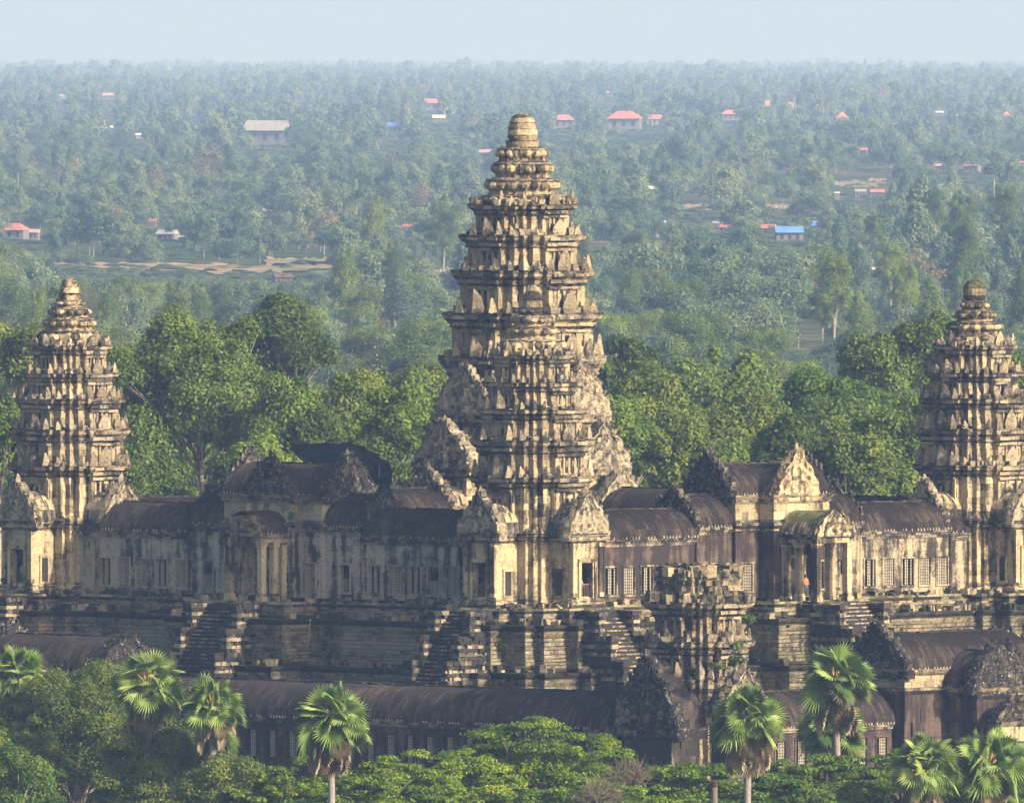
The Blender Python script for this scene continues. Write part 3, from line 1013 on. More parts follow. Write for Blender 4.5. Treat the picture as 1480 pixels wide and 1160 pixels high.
def pediment(parent, c, out, w, h, m, th=.55, spikes=True, ruin=0.0, name='pediment', body_m=None, flare=True):
    """carved flame-shaped gable standing at c (bottom centre), facing out; relief, frame and a fringe of flame leaves"""
    ox, oy = out; l = math.hypot(ox, oy); ox, oy = ox / l, oy / l
    tx, ty = -oy, ox
    mb = MB()
    sd = rnd.random() * 100

    def hw(t):  # half width at height t (0..1): lobed ogive
        if t < .12: return .5
        b = .5 * (1 - ((t - .12) / .88) ** 1.5) ** .9
        return max(.03, b + .022 * math.sin(t * 22))
    rows, cols = max(12, int(h / .16)), max(13, int(w / .2) | 1)
    cut = 1 - ruin
    def P(u, v, z): return (c[0] + tx * u + ox * v, c[1] + ty * u + oy * v, c[2] + z)
    front = []
    for i in range(rows + 1):
        t = i / rows * cut
        half = hw(t) * w
        r = []
        for j in range(cols + 1):
            u = -1 + 2 * j / cols
            a = abs(u)
            # frame stands proud, the field carries relief
            dpt = .20 if a > .80 else (.02 + .17 * hash_noise(sd, round(u * half * 5.2), round(t * h * 4.3)) + .08 * hash_noise(sd + 3, j, i))
            if t < .1: dpt = .12 + .04 * (i % 2)
            if .55 < a < .62: dpt = .02
            if t < .62 and a < .14 and t > .16: dpt += .12
            dpt += rnd.uniform(-.02, .02)
            r.append(P(u * half + rnd.uniform(-.03, .03), dpt, t * h + (0 if i < rows else rnd.uniform(-.1, .1))))
        front.append(r)
    V = [v for r in front for v in r]
    K = cols + 1
    for i in range(rows):
        for j in range(cols):
            mb.add([front[i][j], front[i][j + 1], front[i + 1][j + 1], front[i + 1][j]], [(0, 1, 2, 3)], m, hash_noise(sd, j // 2, i // 2))
    bk = []
    for i in range(rows + 1):
        t = i / rows * cut
        half = hw(t) * w
        bk.append((P(-half, -th, t * h), P(half, -th, t * h)))
    for i in range(rows):
        mb.add([front[i][0], front[i + 1][0], bk[i + 1][0], bk[i][0]], [(0, 1, 2, 3)], m, rnd.random())
        mb.add([front[i][-1], bk[i][1], bk[i + 1][1], front[i + 1][-1]], [(0, 1, 2, 3)], m, rnd.random())
        mb.add([bk[i][0], bk[i + 1][0], bk[i + 1][1], bk[i][1]], [(0, 1, 2, 3)], m, rnd.random())
    mb.add([front[rows][0], front[rows][-1], bk[rows][1], bk[rows][0]], [(0, 1, 2, 3)], m, .5)
    o = mb.build(name, parent)
    if spikes:
        sp = MB()
        n = max(5, int(h / .38))
        for sgn in (-1, 1):
            for k in range(n):
                t = (.06 + .88 * k / (n - 1)) * cut
                if rnd.random() < .12: continue
                half = hw(t) * w
                s = rnd.uniform(.8, 1.25)
                cx_, z_ = sgn * (half - .05), t * h
                vs = []
                a = math.radians(rnd.uniform(20, 50) * (1 - t))
                for (q, ww) in ((0, .2), (.5, .17), (1, .03)):
                    du = sgn * math.sin(a) * q * .5 * s; dz = math.cos(a) * q * .55 * s
                    vs += [P(cx_ + du - ww, -.25, z_ + dz), P(cx_ + du, .12, z_ + dz), P(cx_ + du + ww, -.25, z_ + dz)]
                fs = []
                for i in (0, 1):
                    b = i * 3
                    fs += [(b, b + 1, b + 4, b + 3), (b + 1, b + 2, b + 5, b + 4), (b + 2, b, b + 3, b + 5)]
                fs.append((6, 7, 8))
                sp.add(vs, fs, m, rnd.random())
        leaf_tablet(sp, P(0, -.1, h * cut - .1), out, .5, .75, .3, m)
        sp.build('flame_fringe', o)
    return o


def vault(parent, x0, x1, yc, hwid, ze, zr, m=None, ribs=.34, crest=True, sides=(-1, 1), jit=.015, name='roof', axis='x', ecaps=True, over=.28):
    """corbel-vault roof with tile ribs, running from x0 to x1 along axis; sides: which slopes"""
    m = m or M_ROOF
    nseg = 9
    Lx = x1 - x0
    nx = int(Lx / ribs * 4)
    def tf(a, b, z): return (a, b, z) if axis == 'x' else (b, a, z)
    mb = MB()
    V, Fc, T = [], [], []
    tone_r = {}
    for s in sides:
        b0 = len(V)
        for i in range(nx + 1):
            x = x0 + Lx * i / nx
            rb = abs(math.sin(math.pi * i / 4))
            sagx = .04 * math.sin(x * .7 + s) + .03 * math.sin(x * 1.9)
            for k in range(nseg + 1):
                a = math.pi / 2 * k / nseg
                yy = (hwid + over * (1 - k / nseg)) * math.cos(a) ** 1.0
                zz = (zr - ze) * math.sin(a) ** 1.05
                o = .11 * rb
                cy, cz = math.cos(a) * o, math.sin(a) * o
                V.append(tf(x, yc + s * (yy + cy), ze + zz + cz + sagx * .5 + rnd.uniform(-jit, jit)))
        for i in range(nx):
            for k in range(nseg):
                q = b0 + i * (nseg + 1) + k
                f = (q, q + nseg + 1, q + nseg + 2, q + 1)
                Fc.append(f)
                key = (i // 4, k // 2, s)
                if key not in tone_r: tone_r[key] = rnd.random()
                T.append(tone_r[key])
    b = len(mb.V); mb.V += V; kk = mb.mi(m)
    for f, t in zip(Fc, T): mb.F.append([b + i for i in f]); mb.T.append(t); mb.M.append(kk)
    o = mb.build(name, parent)
    # eave: moulded fascia with a row of tile ends
    for s in sides:
        e = MB()
        y0 = yc + s * (hwid + over)
        def bx(u0, u1, w0, w1, z0, z1, mt, tone, j=.012):
            if axis == 'x': e.box(u0, u1, min(w0, w1), max(w0, w1), z0, z1, mt, tone, j)
            else: e.box(min(w0, w1), max(w0, w1), u0, u1, z0, z1, mt, tone, j)
        n = int(Lx / .55)
        for i in range(n):
            a, c = x0 + Lx * i / n, x0 + Lx * (i + 1) / n
            bx(a + .01, c - .01, y0 + s * .02, y0 - s * .5, ze - .2 + rnd.uniform(-.02, .02), ze - .003, M_COR, rnd.random())
            bx(a + .01, c - .01, y0 - s * .12, y0 - s * .5, ze - .38, ze - .205, M_COR, rnd.random())
        n = int(Lx / ribs)
        for i in range(n):
            if rnd.random() < .1: continue
            a = x0 + Lx * (i + .5) / n
            vs = [tf(a + du, y0 + s * dv, ze + dz) for du, dv, dz in ((-.09, .10, -.02), (.09, .10, -.02), (0, .12, .17), (-.09, -.1, -.02), (.09, -.1, -.02), (0, -.1, .17))]
            e.add(vs, [(0, 1, 2), (3, 5, 4), (0, 2, 5, 3), (1, 4, 5, 2)], M_BAL if rnd.random() < .5 else M_COR, rnd.random())
        e.build('eave', parent)
    if crest:
        c = MB()
        n = int(Lx / .5)
        for i in range(n):
            a, d = x0 + Lx * i / n, x0 + Lx * (i + 1) / n
            hh = rnd.choice([.14, .17, .2, .2, .22])
            if axis == 'x': c.box(a, d, yc - .2, yc + .2, zr - .1, zr + hh, m, rnd.random(), .02)
            else: c.box(yc - .2, yc + .2, a, d, zr - .1, zr + hh, m, rnd.random(), .02)
        c.build('ridge_crest', parent)
    return o


def wall_rows(mb, a0, a1, fixed, z0, z1, openings, mat, nrm, axis='x', th=.5, L=1.1, course=.55, jit=.012, base=True):
    """block wall along axis from a0 to a1 at coordinate fixed, outward normal sign nrm on the other axis; openings = [(a, b, zlo, zhi)]"""
    zs = sorted(set([z0, z1] + [o[2] for o in openings] + [o[3] for o in openings]))
    zz = []
    for i in range(len(zs) - 1):
        n = max(1, int(round((zs[i + 1] - zs[i]) / course)))
        zz += [zs[i] + (zs[i + 1] - zs[i]) * k / n for k in range(n)]
    zz.append(zs[-1])
    for i in range(len(zz) - 1):
        lo, hi = zz[i], zz[i + 1]
        mid = (lo + hi) / 2
        cuts = sorted([(o[0], o[1]) for o in openings if o[2] < mid < o[3]])
        spans, x = [], a0
        for c in cuts:
            if c[0] > x: spans.append((x, c[0]))
            x = c[1]
        if x < a1: spans.append((x, a1))
        for s0, s1 in spans:
            n = max(1, int(round((s1 - s0) / L * rnd.uniform(.8, 1.2))))
            for k in range(n):
                u0, u1 = s0 + (s1 - s0) * k / n, s0 + (s1 - s0) * (k + 1) / n
                d = rnd.uniform(-jit, jit)
                f0, f1 = fixed - nrm * th, fixed + nrm * d
                e = .003
                if axis == 'x': mb.box(u0 + e, u1 - e, min(f0, f1), max(f0, f1), lo + e * .5, hi - e * .5, mat, rnd.uniform(.25, .75))
                else: mb.box(min(f0, f1), max(f0, f1), u0 + e, u1 - e, lo + e * .5, hi - e * .5, mat, rnd.uniform(.25, .75))


GRILLE = {}
W_SIDE = [False]


def grille_mesh(w, h, n, solid):
    key = (round(w, 2), round(h, 2), n, solid)
    if key in GRILLE: return GRILLE[key]
    g = MB()
    for i in range(n):
        if not solid and rnd.random() < .3: continue
        x = -w / 2 + w * (i + .5) / n
        beads = 9
        pr = []
        r = w / n * .34
        for k in range(beads):
            z0 = h * k / beads; dz = h / beads
            pr += [(r * .62, z0 + dz * .05), (r * 1.12, z0 + dz * .45), (r * .62, z0 + dz * .9)]
        g.lathe(x, 0, pr, M_BAL, 6, tone=rnd.random())
    o = g.build('grille')
    GRILLE[key] = o.data
    bpy.data.objects.remove(o)
    return GRILLE[key]


def window(parent, a, fixed, z0, w, h, nrm, axis='x', n=6, kind='full', m=None):
    """framed window opening with turned stone bars (kind: full, broken, half, open)"""
    m = m or (M_GAL if W_SIDE[0] else M_FRM)
    f = MB()
    def bx(u0, u1, z_0, z_1, p0=-.28, p1=.07):
        v0, v1 = fixed + nrm * p0, fixed + nrm * p1
        if axis == 'x': f.box(u0, u1, min(v0, v1), max(v0, v1), z_0, z_1, m, rnd.random(), .006)
        else: f.box(min(v0, v1), max(v0, v1), u0, u1, z_0, z_1, m, rnd.random(), .006)
    t = .11
    bx(a - w / 2 - t, a - w / 2 + .02, z0 - .02, z0 + h + .02)
    bx(a + w / 2 - .02, a + w / 2 + t, z0 - .02, z0 + h + .02)
    bx(a - w / 2 - t - .05, a + w / 2 + t + .05, z0 + h + .023, z0 + h + .15, -.28, .10)
    bx(a - w / 2 - t - .05, a + w / 2 + t + .05, z0 - .17, z0 - .023, -.28, .12)
    o = f.build('window', parent)
    if kind != 'open':
        me = grille_mesh(w, h if kind != 'half' else h * .5, n, kind != 'broken')
        g = link('grille', me, o)
        if axis == 'x': g.location = (a, fixed - nrm * .12, z0)
        else: g.location = (fixed - nrm * .12, a, z0); g.rotation_euler = (0, 0, math.pi / 2)
    return o


def railing(parent, a, fixed, z0, w, h, nrm, axis='x', m=None):
    b = MB()
    m = m or M_RAIL
    n = max(3, int(w / .17))
    def P(u, z): return (u, fixed, z) if axis == 'x' else (fixed, u, z)
    for i in range(n):
        u = a - w / 2 + w * (i + .5) / n
        b.tube([P(u, z0), P(u, z0 + h)], [.018, .018], m, 4)
    for z in (z0 + .08, z0 + h):
        b.tube([P(a - w / 2, z), P(a + w / 2, z)], [.03, .03], m, 4)
    return b.build('railing', parent)


M_RAIL = plain('weathered_timber', (.30, .22, .16), .8, .2, 2.0)

# ------------------------------------------------------------------ towers
Q_TOWER = [(4.1, 1.7), (3.7, 1.7), (3.7, 2.6), (3.1, 2.6), (3.1, 3.1), (2.6, 3.1), (2.6, 3.7), (1.7, 3.7), (1.7, 4.1)]
QT = Q_TOWER


def plan_scaled(q, s, cx=0, cy=0):
    return [(x * s + cx, y * s + cy) for x, y in dedupe(rot4(q))]


def tower_tier(t, s, z0, z1, name='tier', wallm=None, corn=.42, niche=True, ledge=None, miss=.05, first=False, L=.55, ant=None, quad=QT, jit=.055):
    """one storey: moulded foot, wall with pilasters and false door, heavy cornice; antefixes on top of its ledge"""
    wallm = wallm or M_TOW
    h = z1 - z0
    pl = plan_scaled(quad, s)
    mb = MB()
    c = corn
    zw = z0 + h * (.62 if not first else .80)
    hw = zw - z0
    nc = max(2, int(round((hw - .3) / .5)))
    prof = [(.14, z0, M_COR), (.16, z0 + .16, M_COR), (.05, z0 + .17, wallm), (.0, z0 + .30, wallm)]
    for k in range(1, nc + 1): prof.append((0, z0 + .30 + (hw - .30) * k / nc, wallm))
    ch = z1 - zw
    prof[-1] = (prof[-1][0], prof[-1][1], M_COR)
    prof += [(c * .30, zw + ch * .12, M_COR), (c * .18, zw + ch * .24, M_TOW), (c * .35, zw + ch * .40, M_COR),
             (c * .78, zw + ch * .62, M_TOW), (c * .95, zw + ch * .80, M_COR), (c * .90, zw + ch * .90, M_COR), (c, z1, M_COR)]
    sweep(mb, pl, prof, L, jit, miss * 1.5, .5, zj=.04)
    core = [(-.25, z0 - .05, M_COR), (-.25, zw, M_COR), (c * .3, z1 - .15, M_COR)]
    sweep(mb, pl, core, 30, 0, 0, .05)
    cap(mb, pl, c * .6, z1 - .06, M_COR)
    # pilasters at the corners of the arms and a false door between
    a, w = quad[0][0] * s, quad[0][1] * s
    for k in range(4):
        C, S = [(1, 0), (0, 1), (-1, 0), (0, -1)][k]
        def T(x, y): return (x * C - y * S, x * S + y * C)
        ztop = zw - .02
        for yy, ww, mt in ((-w + .22 * s, .20 * s, wallm), (w - .22 * s, .20 * s, wallm), (-w * .38, .10 * s, M_TOW), (w * .38, .10 * s, M_TOW)):
            px_, py_ = T(a + .03, yy)
            mb.obox((px_, py_, (z0 + .2 + ztop) / 2), (C * .10, S * .10, 0), (-S * ww, C * ww, 0), (0, 0, (ztop - z0 - .2) / 2), mt, rnd.random(), .015)
        # heavy roof slab over the arm, stepping out below the main cornice
        for (zz, hh_, oo, ww_) in ((zw - h * .03, .10, .30, 1.02), (zw + ch * .30, .13, c * .8, 1.06), (zw + ch * .72, .12, c * 1.15, 1.0)):
            px_, py_ = T(a + oo * .5, 0)
            for q in (-1, 0, 1):
                qx, qy = T(a + oo * .5 + rnd.uniform(-.05, .05), q * w * ww_ * .66)
                mb.obox((qx, qy, zz + rnd.uniform(-.02, .02)), (C * oo * .5, S * oo * .5, 0), (-S * w * ww_ * .325, C * w * ww_ * .325, 0), (0, 0, hh_), rnd.choice([M_COR, M_COR, M_TOW]), rnd.random(), .03)
        if niche:
            px_, py_ = T(a + .006, 0)
            mb.obox((px_, py_, z0 + .3 + hw * .36), (C * .02, S * .02, 0), (-S * w * .27, C * w * .27, 0), (0, 0, hw * .34), M_DARK, .5)  # dark sheet on the solid wall: the niche's deep shade as colour
            px_, py_ = T(a + .04, 0)
            mb.obox((px_, py_, z0 + .3 + hw * .36), (C * .05, S * .05, 0), (-S * w * .07, C * w * .07, 0), (0, 0, hw * .34), wallm, .7)
    ob = mb.build(name, t)
    return pl


def antefixes(t, s, z, corn, size, quad=QT, vis=True, drop=.1, back=.10, sides=(0, 1, 2, 3)):
    """stone tablets standing on a ledge: one at each projecting corner, a bigger one on each arm"""
    for k in sides:
        C, S = [(1, 0), (0, 1), (-1, 0), (0, -1)][k]
        def T(x, y): return (x * C - y * S, x * S + y * C)
        A = quad[0][0] * s + corn * .45
        W = quad[0][1] * s
        c = quad[4][0] * s + corn * .4
        e = quad[1][0] * s + corn * .4
        lst = [(A, 0, 1, 0, 1.9, 1.4), (A, -W * .86, 1, 0, .8, 1.0), (A, W * .86, 1, 0, .8, 1.0),
               (c, c, 1, 1, .95, 1.15), (e, quad[2][1] * s - .15, 1, .4, .7, .75), (quad[2][1] * s - .15, e, .4, 1, .7, .75)]
        for (x, y, ox, oy, ww, hh) in lst:
            if rnd.random() < drop: continue
            p = T(x, y); o = T(ox, oy)
            mb = MB()
            leaf_tablet(mb, (p[0], p[1], z - .05), o, .62 * size * ww, 1.0 * size * hh, .34 * size, M_CAR if rnd.random() < .6 else M_TOW)
            mb.build('antefix', t)


def rubble(t, s, z, n, size, mats, quad=QT, spread=.5, name='loose_blocks'):
    """worn stumps of blocks left on a ledge"""
    mb = MB()
    pl = plan_scaled(quad, s)
    ms, nr = mitres(pl)
    for i in range(n):
        k = rnd.randrange(len(pl))
        p, q = pl[k], pl[(k + 1) % len(pl)]
        u = rnd.random()
        x = p[0] + (q[0] - p[0]) * u + nr[k][0] * rnd.uniform(0, spread)
        y = p[1] + (q[1] - p[1]) * u + nr[k][1] * rnd.uniform(0, spread)
        a = rnd.uniform(0, 3.14); c, sn = math.cos(a), math.sin(a)
        w, d, h = rnd.uniform(.12, .3) * size, rnd.uniform(.12, .25) * size, rnd.uniform(.1, .3) * size
        mb.obox((x, y, z + h * .8), (c * w, sn * w, rnd.uniform(-.05, .05)), (-sn * d, c * d, 0), (rnd.uniform(-.05, .05), 0, h), rnd.choice(mats), rnd.random(), .05 * size)
    return tag(mb.build(name, t), kind='stuff')


def lotus(t, rings, seg=40, name='lotus_ring'):
    for (r, z0, z1, lob) in rings:
        mb = MB()
        h = z1 - z0
        mb.lathe(0, 0, [(r * .92, z0 - .02), (r * .91, z0 + h * .12), (r * .89, z0 + h * .24), (r * .92, z0 + h * .34), (r * .96, z0 + h * .5), (r * .98, z0 + h * .74), (r * .92, z0 + h * .86), (r * .84, z0 + h * .95), (r * .80, z1)],
                 M_TAN if rnd.random() < .75 else M_TOW, seg, lob, .07, rnd.random(), .05, rnd.random())
        mb.lathe(0, 0, [(r * .84, z0 + h * .82), (r * 1.0, z0 + h * .84), (r * 1.0, z0 + h * .90), (r * .8, z0 + h * .94)], M_TOW, seg, 0, 0, rnd.random(), .05)
        # separate petals give the broken outline
        for k in range(lob):
            if rnd.random() < .08: continue
            a = 2 * math.pi * (k + .5) / lob
            br = math.pi * r / lob * rnd.uniform(.8, 1.1)
            zc = z0 + h * .58 + rnd.uniform(-.03, .03)
            mb.lathe(r * .93 * math.cos(a), r * .93 * math.sin(a), [(br * .45, zc - h * .27), (br * .95, zc - h * .15), (br * 1.05, zc), (br * .85, zc + h * .15), (br * .3, zc + h * .25)], rnd.choice([M_TAN, M_TAN, M_TOW, M_COR]), 7, 0, 0, rnd.random(), .03)
        mb.build(name, t)


def finial(t, pts, m=None, jit=.05, seg=18):
    mb = MB()
    for i in range(len(pts) - 1):
        (r0, z0), (r1, z1) = pts[i], pts[i + 1]
        mb.lathe(0, 0, [(r0 * .97, z0), (r0, z0 + .04), ((r0 + r1) / 2 * 1.02, (z0 + z1) / 2), (r1, z1 - .04), (r1 * .96, z1)], m or M_TOW, seg, 0, 0, rnd.random(), jit)
    mb.build('finial', t)


def base_storey(t, s_body, porch_hw, reach, z0, z1, sides, zped, deep_door=True, wallm=None):
    """ground floor of a corner tower: redented core, four porches with doors, side windows, half-vault roofs and carved gables"""
    wallm = wallm or M_TAN
    core = 2.95
    q = [(reach, porch_hw), (2.7, porch_hw), (2.7, 2.35), (core, 2.35)]
    q = [(reach, porch_hw), (3.3, porch_hw), (3.3, 2.45), (2.95, 2.45), (2.95, 2.95), (2.45, 2.95), (2.45, 3.3), (porch_hw, 3.3), (porch_hw, reach)]
    pl = dedupe(rot4(q))
    # moulded base and cornice follow the plan; porch fronts are cut by doors so they are built as walls
    mb = MB()
    sweep(mb, pl, [(.30, z0 - .35, M_PLI), (.32, z0 - .10, M_COR), (.20, z0 + .05, wallm), (.24, z0 + .22, M_TAN), (.12, z0 + .36, wallm), (.14, z0 + .46, wallm), (.06, z0 + .58, wallm), (.05, z0 + .65, wallm)], .6, .02, .02, .6)
    mb.build('base_moulding', t)
    w = MB()
    zt = z1 - .75
    def front(p, q_, n): return abs(max(abs(p[0]), abs(p[1])) - reach) < .01 and abs(max(abs(q_[0]), abs(q_[1])) - reach) < .01
    nc = 9
    sweep(w, pl, [(0, z0 + .65 + (zt - z0 - .65) * k / nc, wallm) for k in range(nc + 1)], .9, .012, 0, .35, skip=front, tones=(.3, .8))
    w.build('wall', t)
    cmb = MB()
    sweep(cmb, pl, [(.0, zt, M_TAN), (.14, zt + .12, M_COR), (.08, zt + .2, wallm), (.2, zt + .38, M_COR), (.36, zt + .55, M_COR), (.36, zt + .64, M_COR), (.44, z1, M_COR)], .5, .03, .05, .6)
    cap(cmb, pl, .35, z1 - .05, M_COR)
    cmb.build('cornice', t)
    for k in range(4):
        C, S = [(1, 0), (0, 1), (-1, 0), (0, -1)][k]
        if k not in sides: continue
        def T(x, y): return (x * C - y * S, x * S + y * C)
        # door front: jambs, lintel, dark hall behind
        d = MB()
        dw, dh = .62, 2.75
        def ob(x, y, z, hx, hy, hz, m, tone=None):
            p = T(x, y)
            d.obox((p[0], p[1], z), (C * hx, S * hx, 0), (-S * hy, C * hy, 0), (0, 0, hz), m, rnd.random() if tone is None else tone, .008)
        zf = z0 + .5
        for s_ in (-1, 1):
            ob(reach - .22, s_ * (dw + (porch_hw - dw) / 2), (zf + zt) / 2, .25, (porch_hw - dw) / 2, (zt - zf) / 2, wallm, .6)
            ob(reach + .06, s_ * (porch_hw - .17), (zf + zt) / 2 + .1, .14, .19, (zt - zf) / 2 - .1, wallm)     # pilaster
            ob(reach + .06, s_ * (porch_hw - .17), zf + .28, .19, .24, .16, wallm)
            ob(reach + .06, s_ * (porch_hw - .17), zt - .12, .19, .24, .14, wallm)
            ob(reach + .10, s_ * (dw + .26), zf + dh / 2, .10, .11, dh / 2, M_TAN)                         # colonnette
            ob(reach + .02, s_ * (dw + .05), zf + dh / 2, .08, .07, dh / 2, wallm)
        ob(reach - .2, 0, zf + dh + (zt - zf - dh) / 2, .22, dw + .4, (zt - zf - dh) / 2, wallm, .5)
        ob(reach + .08, 0, zf + dh + .12, .12, dw + .36, .14, M_TAN)
        ob(reach - .7, 0, zf - .1, .7, dw + .1, .12, M_COR)
        dr = d.build('door', t)
        zr_ = zf + .02
        p = T(reach - .3, 0)
        axis = 'y' if k in (0, 2) else 'x'
        railing(dr, 0, p[0] if axis == 'y' else p[1], zr_, dw * 1.9, 1.05, 1, axis)
        # windows in the porch cheeks, on the wall of both sides
        for s_ in (-1, 1):
            ww = MB()
            cxp = reach - 1.25
            for (x, z, hx, hz, m, o_) in ((cxp - .42, zf + 1.15, .09, .95, M_TAN, .07), (cxp + .42, zf + 1.15, .09, .95, M_TAN, .07),
                                       (cxp, zf + 2.16, .55, .10, M_TAN, .09), (cxp, zf + .12, .55, .10, M_TAN, .10), (cxp, zf + 1.15, .32, .92, M_DARK, .012)):  # last box: dark sheet on the uncut wall, the window's inner shade as colour
                p = T(x, s_ * (porch_hw + o_ * .5))
                ww.obox((p[0], p[1], z), (C * hx, S * hx, 0), (-S * o_ * .9, C * o_ * .9, 0), (0, 0, hz), m, rnd.random())
            ww.build('window', t)
        # half-vault roof of the porch, leaning back to the tower body
        r = MB()
        n = 26
        ns = 12
        x0, x1 = reach + .1, 2.6
        for s_ in (-1, 1):
            grid = []
            for i in range(n + 1):
                x = x0 + (x1 - x0) * i / n
                row = []
                for j in range(ns + 1):
                    a = math.pi / 2 * j / ns
                    yy = (porch_hw + .38) * math.cos(a) ** .8
                    zz = z1 - .02 + (zped - z1 - .9) * math.sin(a) * 1.0
                    o_ = .045 * (i % 2)
                    pp = T(x, s_ * (yy + o_))
                    row.append((pp[0], pp[1], zz + o_))
                grid.append(row)
            for i in range(n):
                for j in range(ns):
                    r.add([grid[i][j], grid[i][j + 1], grid[i + 1][j + 1], grid[i + 1][j]], [(0, 1, 2, 3)], M_TAN if (j > 2) else M_COR, hash_noise(k, i // 2, j // 3))
        r.build('porch_roof', t)
        p = T(reach + .15, 0)
        pediment(t, (p[0], p[1], z1 - .55), (C, S), porch_hw * 2 + 1.3, zped - z1 + .45, M_CAR, th=.7)
        p = T(reach - 1.6, 0)
    # quarter roofs between the porches, sweeping up to the body (concave)
    s2 = MB()
    pl2 = dedupe(rot4([(3.3, 2.45), (2.95, 2.45), (2.95, 2.95), (2.45, 2.95), (2.45, 3.3)]))
    prof = [(.42, z1, M_TAN)]
    for i in range(1, 6):
        a = i / 5
        prof.append((.42 - .62 * a ** .55, z1 + 1.0 * a, M_TAN))
    sweep(s2, pl2, prof, .5, .01, 0, .3)
    s2.build('half_roof', t)


def corner_tower(label, cx, cy, sides, seed, top='worn'):
    rnd.seed(seed)
    zf = 24.3
    w = loc2w(cx, cy)
    t = thing('corner_tower', label, 'tower', (w[0], w[1], 0), TH, 'corner towers of the upper terrace')
    base_storey(t, 1, 1.62, 5.7, zf, 29.75, sides, 32.9)
    # body between porch roofs and first cornice
    lv = [29.6, 34.0, 36.85, 39.2, 41.2, 43.35]
    sc = [.94, .93, .85, .745, .635]
    for i in range(5):
        tower_tier(t, sc[i], lv[i], lv[i + 1], 'tier', M_TAN if i == 0 else M_TOW, corn=.49 - .025 * i, first=(i == 0), miss=.08)
        antefixes(t, sc[i], lv[i + 1], .5 - .03 * i, 1.18 - .1 * i, drop=.12)
        rubble(t, sc[min(i + 1, 4)], lv[i + 1] - .05, 90, .8, [M_TOW, M_COR, M_CAR])
    z = 43.3
    if top == 'dome':
        lotus(t, [(2.15, z, z + .9, 14), (1.95, z + .85, z + 1.9, 12), (1.5, z + 1.85, z + 2.75, 10), (1.0, z + 2.7, z + 3.5, 8)])
        finial(t, [(.72, z + 3.45), (.88, z + 3.9), (.9, z + 4.5), (.62, z + 4.95), (.2, z + 5.1)], M_RUI)
    else:
        lotus(t, [(2.35, z, z + 1.25, 16), (1.85, z + 1.2, z + 2.2, 14), (1.5, z + 2.15, z + 3.0, 12), (1.05, z + 2.95, z + 3.6, 10)])
        if top == 'worn':
            finial(t, [(.85, z + 3.55), (.8, z + 4.0), (.86, z + 4.1), (.72, z + 4.6), (.6, z + 5.05), (.35, z + 5.2)], M_TAN)
        else:
            finial(t, [(.75, z + 3.55), (.72, z + 4.1), (.8, z + 4.2), (.5, z + 4.8), (.3, z + 5.3)], M_TOW)
    return t


corner_tower('nearest corner tower with carved gables, standing in front of the tall central tower', 25, -25, (0, 3), 21, 'thin')
corner_tower('leftmost corner tower with a flat worn top', -25, -25, (0, 3), 22, 'worn')
corner_tower('rightmost corner tower topped by a round boulder-like dome', 25, 25, (0, 3), 23, 'dome')


